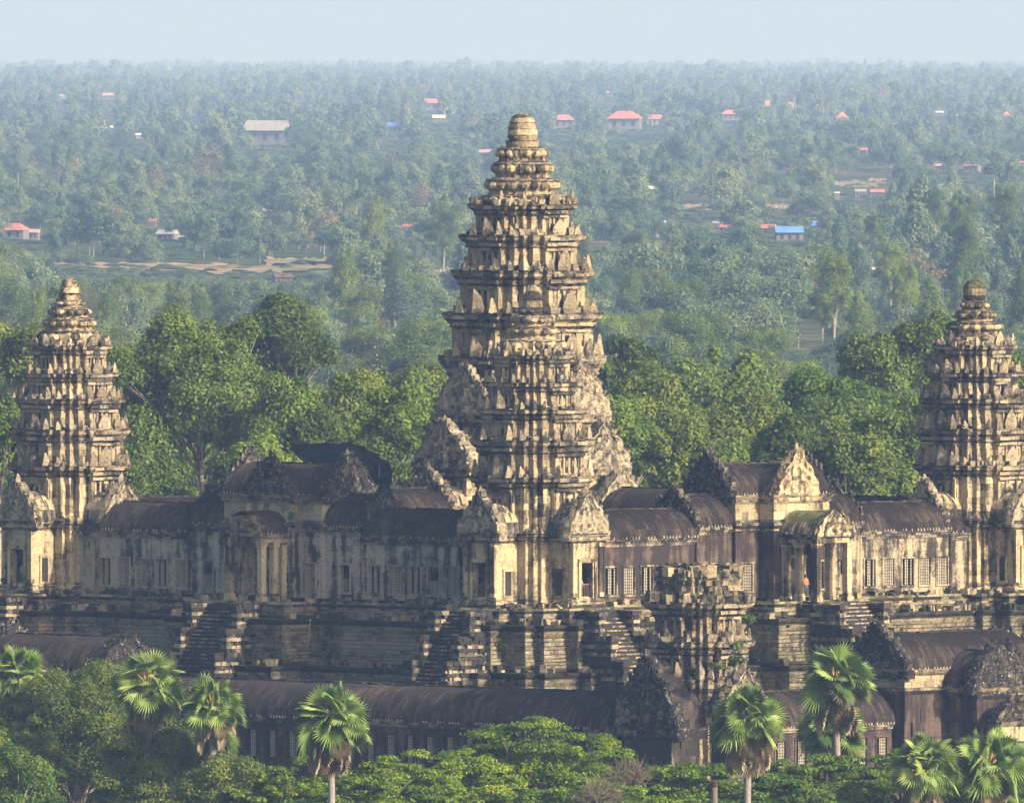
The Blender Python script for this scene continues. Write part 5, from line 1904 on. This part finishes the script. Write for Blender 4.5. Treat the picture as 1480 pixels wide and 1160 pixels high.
# left pavilion of the lower court (its roof shows above the palms)
def low_pavilion(label, ox, oy, rz, body_l, body_w, ze, zr, wing_out, wing_w, wing_ze, wing_zr, seed, gable_name='pediment'):
    """crossing of roofs; local -y is outward"""
    rnd.seed(seed)
    w = loc2w(ox, oy)
    t = thing('court_pavilion', label, 'pavilion', (w[0], w[1], 0), TH + rz, 'pavilions of the lower court')
    L2, W2 = body_l, body_w
    b = MB()
    pl = [(-L2, -W2), (L2, -W2), (L2, W2), (-L2, W2)]
    prof = [(.5, 8, M_PLI), (.45, 11.6, M_PLI), (.2, 11.8, M_BRN), (.2, 12.2, M_BRN)] + [(0, 12.2 + (ze - 1.9 - 12.2) * k / 6, M_BRN) for k in range(7)]
    prof += [(.25, ze - 1.6, M_COR), (.15, ze - 1.4, M_COR), (0, ze - 1.38, M_TOW), (0, ze - .9, M_TOW), (0, ze - .5, M_COR), (.2, ze - .3, M_TOW), (.35, ze, M_COR)]
    sweep(b, pl, prof, .9, .03, .03, .5)
    b.build('wall', t)
    vault(t, -L2, L2, 0, W2, ze, zr)
    pediment(t, (L2 + .1, 0, ze - .7), (1, 0), W2 * 2 + 1.0, zr - ze + 1.1, M_CARD, th=.7, ruin=.1)
    pediment(t, (-L2 - .1, 0, ze - .7), (-1, 0), W2 * 2 + 1.0, zr - ze + 1.5, M_CARD, th=.7)
    # outward wing
    b = MB()
    pl = [(-wing_w, -W2 - wing_out), (wing_w, -W2 - wing_out), (wing_w, 0), (-wing_w, 0)]
    z_ = wing_ze
    prof = [(.5, 8, M_PLI), (.45, 11.6, M_PLI), (.2, 11.8, M_PLI), (.2, 12.2, M_BRN)] + [(0, 12.2 + (z_ - .9 - 12.2) * k / 7, M_BRN) for k in range(8)]
    prof += [(.2, z_ - .6, M_COR), (.1, z_ - .4, M_TAN), (.38, z_ - .05, M_COR), (.38, z_, M_COR)]
    sweep(b, pl, prof, .8, .03, .04, .5)
    b.build('wing_wall', t)
    vault(t, -W2 - wing_out, 0, 0, wing_w, z_, wing_zr, axis='y', name='wing_roof')
    pediment(t, (0, -W2 - wing_out - .1, z_ - .5), (0, -1), wing_w * 2 + 1.5, wing_zr - z_ + 1.5, M_CARD, th=.8, ruin=.08)
    # fore-porch, partly fallen
    pediment(t, (0, -W2 - wing_out - 1.9, z_ - 2.7), (0, -1), wing_w * 2 + .2, 2.1, M_CARD, th=.9, ruin=.2)
    b = MB()
    pl = [(-wing_w * .8, -W2 - wing_out - 2.0), (wing_w * .8, -W2 - wing_out - 2.0), (wing_w * .8, -W2 - wing_out + .3), (-wing_w * .8, -W2 - wing_out + .3)]
    sweep(b, pl, [(.2, 8, M_PLI), (.2, 12.2, M_TAN), (0, 12.4, M_BRN), (0, 13.4, M_BRN), (0, 14.4, M_TAN), (0, z_ - 2.9, M_COR), (.3, z_ - 2.5, M_COR)], .8, .03, .05, .5)
    cap(b, pl, .2, z_ - 2.53, M_COR)
    b.build('porch', t)
    # doorway of the wing front: a dark sheet, its shade put into the colour
    d = MB(); d.box(-.8, .8, -W2 - wing_out - 2.05, -W2 - wing_out - 1.95, 12.2, 15, M_DARK); d.build('door', t)
    return t


low_pavilion('dark roofed pavilion with broken gables behind the left palms', 0, -50, 0, 6.2, 3.0, 19.3, 21.8, 3.0, 2.3, 17.8, 20.2, 41)
low_pavilion('ruined gabled pavilion with deep shadow at the lower right corner', 64.5, -22, math.pi / 2, 7.0, 2.8, 20.4, 22.9, 3.2, 2.5, 19.0, 21.6, 42)


def ruined_tower():
    rnd.seed(51)
    ox, oy = 64, -48
    w = loc2w(ox, oy)
    t = thing('ruined_tower', 'squat ruined corner tower with a collapsed top and plants on its ledges', 'tower', (w[0], w[1], 0), TH)
    tower_tier(t, .80, 11.5, 20.2, 'tier', M_TOW, corn=.5, first=True, L=.6, miss=.08)
    antefixes(t, .82, 20.2, .5, 1.3, drop=.3)
    tower_tier(t, .80, 20.2, 23.0, 'tier', M_RUI, corn=.5, L=.55, miss=.1, niche=False)
    antefixes(t, .80, 23.0, .5, .9, drop=.55)
    tower_tier(t, .72, 23.0, 25.9, 'tier', M_RUI, corn=.75, L=.55, miss=.12, niche=False, jit=.07)
    rubble(t, .74, 23.0, 80, 1.2, [M_RUI, M_TOW])
    rubble(t, .74, 25.85, 90, 1.5, [M_RUI, M_TOW, M_PLI], spread=.9)
    # collapsed top: courses of displaced blocks
    b = MB()
    pl = plan_scaled(QT, .70)
    sweep(b, pl, [(.3, 25.9, M_RUI), (.2, 26.3, M_RUI), (.12, 26.7, M_RUI), (.0, 27.1, M_RUI), (.1, 27.5, M_RUI), (-.1, 27.95, M_RUI)], .55, .16, .18, .7, zj=.06)
    cap(b, pl, -.2, 27.85, M_PLI)
    b.build('collapsed_top', t)
    rubble(t, .62, 27.8, 60, 1.5, [M_RUI, M_TOW, M_PLI], spread=.4)
    rubble(t, .45, 27.9, 40, 1.6, [M_RUI, M_TOW, M_PLI], spread=.4)
    # N (left) porch with a big shaded gable, W (right) porch with smaller gable
    for (k, r, hw_, z1, zp) in ((3, 5.4, 2.4, 16.6, 22.1), (0, 4.6, 1.7, 18.4, 21.0)):
        C, S = [(1, 0), (0, 1), (-1, 0), (0, -1)][k]
        def T(x, y): return (x * C - y * S, x * S + y * C)
        b = MB()
        pl = [T(x, y) for x, y in ((0, -hw_), (r, -hw_), (r, hw_), (0, hw_))]
        sweep(b, pl, [(.4, 8, M_PLI), (.3, 12.2, M_PLI)] + [(0, 12.3 + (z1 - 13.2) * i / 6, M_PLI) for i in range(7)] + [(.2, z1 - .5, M_COR), (.35, z1 - .15, M_COR), (.4, z1, M_COR)], .8, .03, .05, .5)
        n, ns = 10, 9
        for s_ in (-1, 1):
            for i in range(n):
                for j in range(ns):
                    vs = []
                    for (ii, jj) in ((i, j), (i, j + 1), (i + 1, j + 1), (i + 1, j)):
                        a = math.pi / 2 * jj / ns
                        pp = T(r - r * ii / n, s_ * (hw_ + .35) * math.cos(a) ** .8)
                        vs.append((pp[0], pp[1], z1 + (zp - z1 - 1.3) * math.sin(a)))
                    b.add(vs, [(0, 1, 2, 3)], M_ROOF, rnd.random())
        b.build('porch', t)
        p = T(r + .15, 0)
        pediment(t, (p[0], p[1], z1 - .6), (C, S), hw_ * 2 + 1.6, zp - z1 + .4, M_CARD if k == 3 else M_CAR, th=.9)
    return t


ruined_tower()

# walls to its right and left foot, partly fallen, in front of the low galleries
rnd.seed(61)


def cube_xy(side, a, y):
    return loc2w(a, y) if side == 'N' else loc2w(-y, a)


def ledge_plant(label, px, py, D, size, seed, mat=None):
    X, Y, Z = pxw(px, py, D)
    t = thing('wild_shrub', label, 'shrub', (X, Y, Z - size), 0, 'plants growing on the ruins')
    rng = random.Random(seed)
    lob = crown_lobes(size * 1.6, size * 1.4, size * 1.3, 7, rng, .25 * size, .5)
    V, Fc, tone = leaf_cloud(lob, 420, .14, seed)
    link('leaves', np_mesh('leaves', V, Fc, tone, [mat or L_MID]), t)
    limbs_mesh('stem', .3 * size, lob, M_BARKD, .05, rng, 4, 4).build('stem', t)


ledge_plant('bright green shrub on the lower ledge of the ruined tower', 1063, 956, 1414, .9, 1)
ledge_plant('small dark shrub on the left of the lower ledge of the ruined tower', 1036, 963, 1414, .55, 2, L_DARK)
ledge_plant('small shrub on the upper right ledge of the ruined tower', 1067, 932, 1416, .6, 3, L_DARK)
ledge_plant('green tuft on the right shoulder of the ruined tower', 1083, 893, 1417, .45, 4)
ledge_plant('green weed patch on the terrace ledge under the nearest tower', 732, 935, 1458, .55, 5)
ledge_plant('weed tuft at the foot of the terrace under the nearest tower', 757, 984, 1455, .4, 6)
ledge_plant('green tuft behind the roof ridge right of the leftmost tower', 262, 716, 1520, .7, 7, L_BRI)


# ------------------------------------------------------------------ visitors
SKIN = plain('skin', (.38, .22, .15), .7, .1, 3)
HAIR = plain('hair', (.02, .015, .012), .6, .1, 3)


def person(label, side, x, y, z, shirt, facing=0.0, lean=0.0, arm=0.0):
    w = loc2w(x, y)
    t = thing('person', label, 'person', (w[0], w[1], z), TH + facing, None)
    me = bpy.data.meshes.new('body')
    J = {'pel': (0, 0, .92), 'ch': (0, -.02 - lean * .3, 1.22), 'nk': (0, -.03 - lean * .5, 1.46), 'hd': (0, -.05 - lean * .5, 1.58), 'top': (0, -.05 - lean * .5, 1.70)}
    vs = [J['pel'], J['ch'], J['nk'], J['hd'], J['top']]
    rad = [.15, .155, .06, .095, .07]
    es = [(0, 1), (1, 2), (2, 3), (3, 4)]
    for s in (-1, 1):
        b = len(vs)
        vs += [(s * .10, 0, .86), (s * .11, -.02, .48), (s * .12, 0, .08), (s * .12, -.12, .04)]
        rad += [.10, .065, .045, .04]
        es += [(0, b), (b, b + 1), (b + 1, b + 2), (b + 2, b + 3)]
        b = len(vs)
        vs += [(s * .19, -.03 - lean * .4, 1.38), (s * .25, -.04 - arm * .1, 1.12), (s * .22, -.18 - arm * .2, .98 + arm * .2), (s * .19, -.26 - arm * .2, 1.0 + arm * .25)]
        rad += [.06, .045, .035, .04]
        es += [(1, b), (b, b + 1), (b + 1, b + 2), (b + 2, b + 3)]
    me.from_pydata(vs, es, [])
    o = link('body', me, t)
    me.materials.append(SKIN)
    sk = o.modifiers.new('skin', 'SKIN')
    for v, r in zip(me.skin_vertices[0].data, rad): v.radius = (r, r)
    me.skin_vertices[0].data[0].use_root = True
    ss = o.modifiers.new('sub', 'SUBSURF'); ss.levels = 1; ss.render_levels = 1
    # clothes: shirt, trousers and hair as shells round the body
    c = MB()
    yy = -.02 - lean * .2
    c.lathe(0, yy, [(.165, .88), (.19, 1.0), (.20, 1.25), (.21, 1.38), (.12, 1.46)], shirt, 12, squeeze=.72)
    for s in (-1, 1):
        c.tube([(s * .17, yy, 1.40), (s * .235, yy - .01, 1.22), (s * .25, yy - .03, 1.14)], [.075, .068, .06], shirt, 8)
    c.build('shirt', t, True)
    tr = MB()
    for s in (-1, 1):
        tr.tube([(s * .09, 0, .95), (s * .11, -.01, .5), (s * .12, 0, .12)], [.125, .09, .07], M_TROU, 8)
    tr.build('trousers', t, True)
    h = MB()
    h.lathe(0, -.03 - lean * .5, [(.10, 1.58), (.112, 1.66), (.09, 1.74), (.03, 1.77)], HAIR, 10)
    h.build('hair', t, True)


M_TROU = plain('trouser_cloth', (.05, .06, .09), .9, .1, 3)
person('person in a red and white top at the fourth window of the grey gallery wing', 'N', 17.6, -26.6, ZF + .15, plain('cloth_red', (.6, .05, .04), .8, .1, 3), 0, .2)
person('person in a pale pink top behind the railing of the sunlit tower door', 'W', 30.1, -25.15, ZF + .45, plain('cloth_pink', (.62, .32, .28), .8, .1, 3), math.pi / 2, .2)
person('person in a light shirt inside the shaded door of the leftmost tower', 'N', -24.9, -30.2, ZF + .45, plain('cloth_pale', (.5, .48, .45), .8, .1, 3))
person('person in an orange top under the white-pillared porch', 'W', 30.4, -.2, ZF, plain('cloth_orange', (.4, .17, .08), .8, .1, 3), math.pi / 2)

# ------------------------------------------------------------------ foreground trees and fan palms
GF = 'trees in front of the lower court'
HT('broadleaf_tree', 'big dense broadleaf tree filling the lower left, highest of the foreground crowns', 105, 962, 250, 1400, .9, L_OLV, 101, n=44000, size=.15, k=95, rel=.17, ratio=1.0, group=GF, bark=M_BARK, limbs=14, trad=.3)
HT('broadleaf_tree', 'bushy tree spreading right of the big lower left tree', 235, 1035, 230, 1390, .9, L_OLV, 102, n=36000, size=.15, k=80, rel=.18, ratio=.8, group=GF)
HT('broadleaf_tree', 'bright green low tree in the bottom left corner', 30, 1085, 150, 1370, .9, L_BRI, 103, n=12000, size=.16, k=36, rel=.22, ratio=.9, group=GF)
HT('broadleaf_tree', 'bushy crown at the left edge behind the bright corner tree', -15, 975, 150, 1420, .9, L_MID, 104, n=14000, size=.17, k=40, rel=.2, ratio=1.1, group=GF)
HT('broadleaf_tree', 'low bushy tree left of the single fan palm at the bottom', 330, 1090, 190, 1375, .9, L_OLV, 105, n=16000, size=.16, k=44, rel=.2, ratio=.8, group=GF)


def layered_tree(label, px, py_top, wpx, D, seed, n=26000, lmat=None, hpx=110, size=.15, k=60, group=GF):
    """rain-tree like crown: flat feathery pads in tiers, rising to a broken flat top"""
    rng = random.Random(seed)
    X, Y, Zt = pxw(px, py_top, D)
    zg = gz(X, Y)
    w, ch = wpx * D / F, hpx * D / F
    H = Zt - zg
    t = thing('feathery_tree', label, 'tree', (X, Y, zg), 0, group)
    lobes = [(0, 0, H - ch * .7, w * .30, w * .28, ch * .28)]
    for i in range(int(k * 1.7)):
        a = rng.uniform(0, 6.28); q = math.sqrt(rng.random()) * .5
        x, y = math.cos(a) * q * w, math.sin(a) * q * w * .9
        top = H - ch * (1.9 * (q * 1.15) ** 2.0) * .8
        z = top - rng.random() ** 1.5 * ch * .55 - ch * .05
        r = rng.uniform(.03, .085) * w
        lobes.append((x, y, z, r, r * rng.uniform(.8, 1.1), r * rng.uniform(.28, .42)))
    V, Fc, tone = leaf_cloud(lobes, int(n * 1.6), size * .75, seed, up=.5, inner=.6)
    link('crown', np_mesh('crown', V, Fc, tone, [lmat or L_FEA]), t)
    limbs_mesh('trunk', H - ch * 1.0, lobes, M_BARKD, .32, rng, 14).build('trunk', t, True)


layered_tree('bright feathery tree with flat tiers, highest in the middle of the bottom edge', 775, 1036, 290, 1385, 111, n=56000, k=90, hpx=120, size=.13)
layered_tree('yellowish feathery tree low behind the single fan palm', 620, 1082, 300, 1370, 112, n=42000, k=80, hpx=110)
layered_tree('yellowish feathery tree left of the single fan palm', 440, 1092, 210, 1372, 113, n=26000, k=56, hpx=90)
layered_tree('feathery tree between the middle one and the bare bush', 1000, 1098, 230, 1368, 114, n=28000, k=60, hpx=90)
layered_tree('feathery tree low in the middle of the bottom edge', 850, 1120, 260, 1350, 115, n=30000, k=60, hpx=90)
layered_tree('dark green feathery tree below the two right fan palms', 1180, 1088, 240, 1368, 116, n=30000, k=60, hpx=90, lmat=L_BRI)
layered_tree('dark green feathery tree right of the tall shaggy palm', 1300, 1078, 200, 1380, 117, n=26000, k=54, hpx=80, lmat=L_BRI)
layered_tree('dark green feathery tree in the bottom right corner', 1440, 1105, 220, 1372, 118, n=26000, k=54, hpx=80, lmat=L_BRI)
layered_tree('green feathery tree in front at the bottom right', 1120, 1125, 200, 1350, 119, n=22000, k=50, hpx=70, lmat=L_BRI)
layered_tree('yellowish feathery tree in front at the bottom, left of the middle', 540, 1118, 240, 1350, 120, n=26000, k=56, hpx=80)


def bare_bush(label, px, py, wpx, hpx, D, seed):
    X, Y, Zt = pxw(px, py, D)
    zg = gz(X, Y)
    t = thing('bare_tree', label, 'tree', (X, Y, zg), 0, 'leafless trees at the bottom')
    rng = random.Random(seed)
    H = Zt - zg; w = wpx * D / F; h = hpx * D / F
    b = MB()
    b.tube([(0, 0, 0), (.2, 0, (H - h) * .5), (0, 0, H - h)], [.22, .18, .14], M_BARK, 7)
    b.build('trunk', t, True)
    tw = MB()
    for i in range(46):
        a = rng.uniform(0, 6.28); q = rng.uniform(.2, 1) * w / 2
        e = Vector((math.cos(a) * q, math.sin(a) * q, H - h * rng.uniform(0, .6) - .5 * h * (q / w * 2) ** 2))
        s = Vector((0, 0, H - h))
        m = s.lerp(e, .5) + Vector((rng.uniform(-.4, .4), rng.uniform(-.4, .4), rng.uniform(0, .5)))
        tw.tube([s, m, e], [.045, .028, .01], M_BARKD, 4)
        for _ in range(5):
            e2 = m.lerp(e, rng.uniform(.1, .9)) + Vector((rng.uniform(-.8, .8), rng.uniform(-.8, .8), rng.uniform(.1, .9)))
            tw.tube([m.lerp(e, .3), e2.lerp(m, .4), e2], [.017, .012, .006], M_BARKD, 4)
    tw.build('twigs', t)


bare_bush('leafless grey bush tangled between the feathery trees right of the middle', 912, 1090, 100, 50, 1366, 5)
bare_bush('second leafless bush lower down, left of the grey one', 865, 1120, 90, 50, 1345, 6)

L_PALM = leafmat('palm_leaf', [(0.035, 0.070, 0.018), (0.090, 0.150, 0.032), (0.180, 0.250, 0.060), (0.300, 0.350, 0.100)], trans=.25, obj=.2)
L_PDEAD = leafmat('palm_leaf_dead', [(0.07, 0.055, 0.035), (0.15, 0.12, 0.075), (0.24, 0.20, 0.13), (0.30, 0.26, 0.16)], trans=.1)
M_PET = plain('palm_petiole', (.42, .30, .03), .6, .3, 3)
M_PTR = plain('palm_trunk', (.24, .21, .18), .95, .3, 4)
M_PHEART = plain('palm_heart', (.05, .03, .02), .95, .3, 3)


def fan(V, Fc, T, base, dirv, up, rad, rng, tone, droop=0.0, fold=1.0):
    """fan leaf: pleated spiky segments radiating from the petiole end"""
    d = Vector(dirv).normalized(); u = Vector(up)
    s = d.cross(u).normalized(); u = s.cross(d).normalized()
    nseg = 26
    span = math.radians(rng.uniform(250, 290))
    hw = span / nseg * .52
    for i in range(nseg):
        a = -span / 2 + span * (i + .5) / nseg
        L = rad * (1 - .22 * abs(a) / (span / 2)) * rng.uniform(.88, 1.06)
        def P(ang, r, lift):
            p = Vector(base) + (d * math.cos(ang) + s * math.sin(ang)) * r + u * lift
            p.z -= droop * (r / rad) ** 2 * rad
            return (p.x, p.y, p.z)
        cup = .18 * abs(math.sin(a)) * rad * fold
        b = len(V)
        r1 = L * .58
        V += [P(a, 0.02, 0), P(a - hw, r1, cup * .6), P(a, r1, cup * .6 + .09 * rad * fold), P(a + hw, r1, cup * .6), P(a + rng.uniform(-.03, .03), L, cup + rng.uniform(-.08, .02) * rad)]
        Fc += [(b, b + 1, b + 2, b + 2), (b, b + 2, b + 3, b + 3), (b + 1, b + 4, b + 2, b + 2), (b + 2, b + 4, b + 3, b + 3)]
        T += [tone * .85 + rng.random() * .25] * 4


def tri_mesh(name, V, Fc, T, mat):
    me = bpy.data.meshes.new(name)
    me.from_pydata(V, [], [f[:3] for f in Fc])
    a = me.attributes.new('tone', 'FLOAT', 'FACE'); a.data.foreach_set('value', np.asarray(T, dtype=np.float32))
    me.materials.append(mat)
    return me


def palm(label, px, py, wpx, D, seed, skirt=.5, yellow=.5, nf=44, vis_down=0):
    """fan palm with its crown centre at (px, py); every fan leaf is a part"""
    rng = random.Random(seed)
    X, Y, Zc = pxw(px, py, D)
    zg = gz(X, Y)
    H = Zc - zg
    Rr = wpx * D / F / 2
    t = thing('fan_palm', label, 'palm', (X, Y, zg), rng.uniform(0, 6), 'fan palms in front of the temple')
    lx, ly = rng.uniform(-1.2, 1.2), rng.uniform(-1.2, 1.2)
    tr = MB()
    pts, rad = [], []
    for i in range(22):
        z = H * i / 21
        pts.append((lx * (z / H - 1) ** 2 + .05 * math.sin(z * .9), ly * (z / H - 1) ** 2, z)); rad.append(.24 + .14 * math.exp(-z * .5) + (.015 if i % 2 else 0))
    tr.tube(pts, rad, M_PTR, 10)
    tr.build('trunk', t, True)
    h = MB(); h.lathe(pts[-1][0], pts[-1][1], [(.25, H - .9), (.42, H - .5), (.45, H - .1), (.3, H + .3), (.1, H + .6)], M_PHEART, 10, jit=.05)
    h.build('crown_heart', t)
    c = Vector((pts[-1][0], pts[-1][1], H))
    for i in range(nf):
        el = math.asin(1 - 1.55 * (i + .5) / nf)    # from straight up to well below horizontal
        az = i * 2.39996 + rng.uniform(-.25, .25)
        d = Vector((math.cos(az) * math.cos(el), math.sin(az) * math.cos(el), math.sin(el)))
        pl = Rr * rng.uniform(.42, .62)
        e = c + d * pl
        e.z -= .10 * pl * (1 - abs(d.z))
        if rng.random() < .07: continue
        V, Fc, T = [], [], []
        up = Vector((0, 0, 1)) if abs(d.z) < .9 else Vector((math.cos(az), math.sin(az), .2))
        dd = Vector((d.x, d.y, d.z - .35)).normalized()
        dead = el < -.35 and rng.random() < skirt * .6
        # blade tilts so that its face is seen from outside
        roll = rng.uniform(-1.35, 1.35)
        nrm = (up + d * .4).normalized(); sd_ = dd.cross(nrm).normalized()
        fan(V, Fc, T, e, dd, nrm * math.cos(roll) + sd_ * math.sin(roll), Rr * rng.uniform(.42, .56), rng, rng.random(), droop=rng.uniform(.0, .2) if el > -.2 else rng.uniform(.15, .45))
        lf = link('palm_leaf', tri_mesh('palm_leaf', V, Fc, T, L_PDEAD if dead else L_PALM), t)
        p = MB()
        p.tube([c + Vector((0, 0, -.1)) + d * .15, c.lerp(e, .55) + Vector((0, 0, .08)), e], [.085, .06, .04], M_PET if rng.random() < yellow else M_PTR, 5)
        p.build('petiole', lf)
    ns = int(34 * skirt)
    for i in range(ns):
        az = i * 2.39996
        z = -Rr * (.25 + .75 * rng.random())
        q = Rr * rng.uniform(.12, .35)
        V, Fc, T = [], [], []
        e = c + Vector((math.cos(az) * q, math.sin(az) * q, z))
        fan(V, Fc, T, e, Vector((math.cos(az) * .25, math.sin(az) * .25, -1)), Vector((math.cos(az), math.sin(az), .3)), Rr * .42, rng, rng.random(), 0, 2.2)
        lf = link('dead_leaf', tri_mesh('dead_leaf', V, Fc, T, L_PDEAD), t)


palm('single slender fan palm before the long low gallery roof, its trunk clear below', 478, 1042, 124, 1322, 201, .55, .35)
palm('fan palm with brown hanging leaves before the foot of the ruined tower', 1081, 1043, 122, 1325, 202, .7, .4)
palm('tallest shaggy fan palm with golden stalks, right of the ruined tower', 1209, 985, 122, 1378, 203, .9, .6)
palm('lower shaggy palm crown half hidden behind the tallest one', 1203, 1058, 112, 1390, 204, .9, .2)
palm('fan palm at the bottom right, left one of the pair', 1338, 1112, 118, 1360, 205, .3, .8)
palm('fan palm at the bottom right, right one of the pair', 1430, 1108, 132, 1362, 206, .3, .8)
palm('left fan palm of the pair rising above the lower left tree', 214, 992, 118, 1388, 207, .3, .8)
palm('right fan palm of the pair rising above the lower left tree', 306, 1022, 104, 1384, 208, .4, .8)
palm('fan palm whose top shows at the left edge', 22, 978, 100, 1412, 209, .3, .5)
palm('small fan palm low beside the dark gallery wall', 312, 1078, 74, 1386, 210, .3, .4)


def stump():
    D = 1322
    X, Y, Zt = pxw(1033, 1127, D)
    zg = gz(X, Y)
    t = thing('palm_stump', 'bare broken palm trunk left of the right palms at the bottom edge', 'tree stump', (X, Y, zg), 0)
    H = Zt - zg
    b = MB(); b.tube([(0, 0, 0), (.05, 0, H * .5), (0, 0, H - .5)], [.3, .22, .2], M_BARKD, 9); b.build('trunk', t, True)
    c = MB(); c.lathe(0, 0, [(.2, H - .52), (.26, H - .3), (.22, H - .1), (.1, H)], M_PHEART, 9, jit=.03); c.build('broken_top', t)


stump()
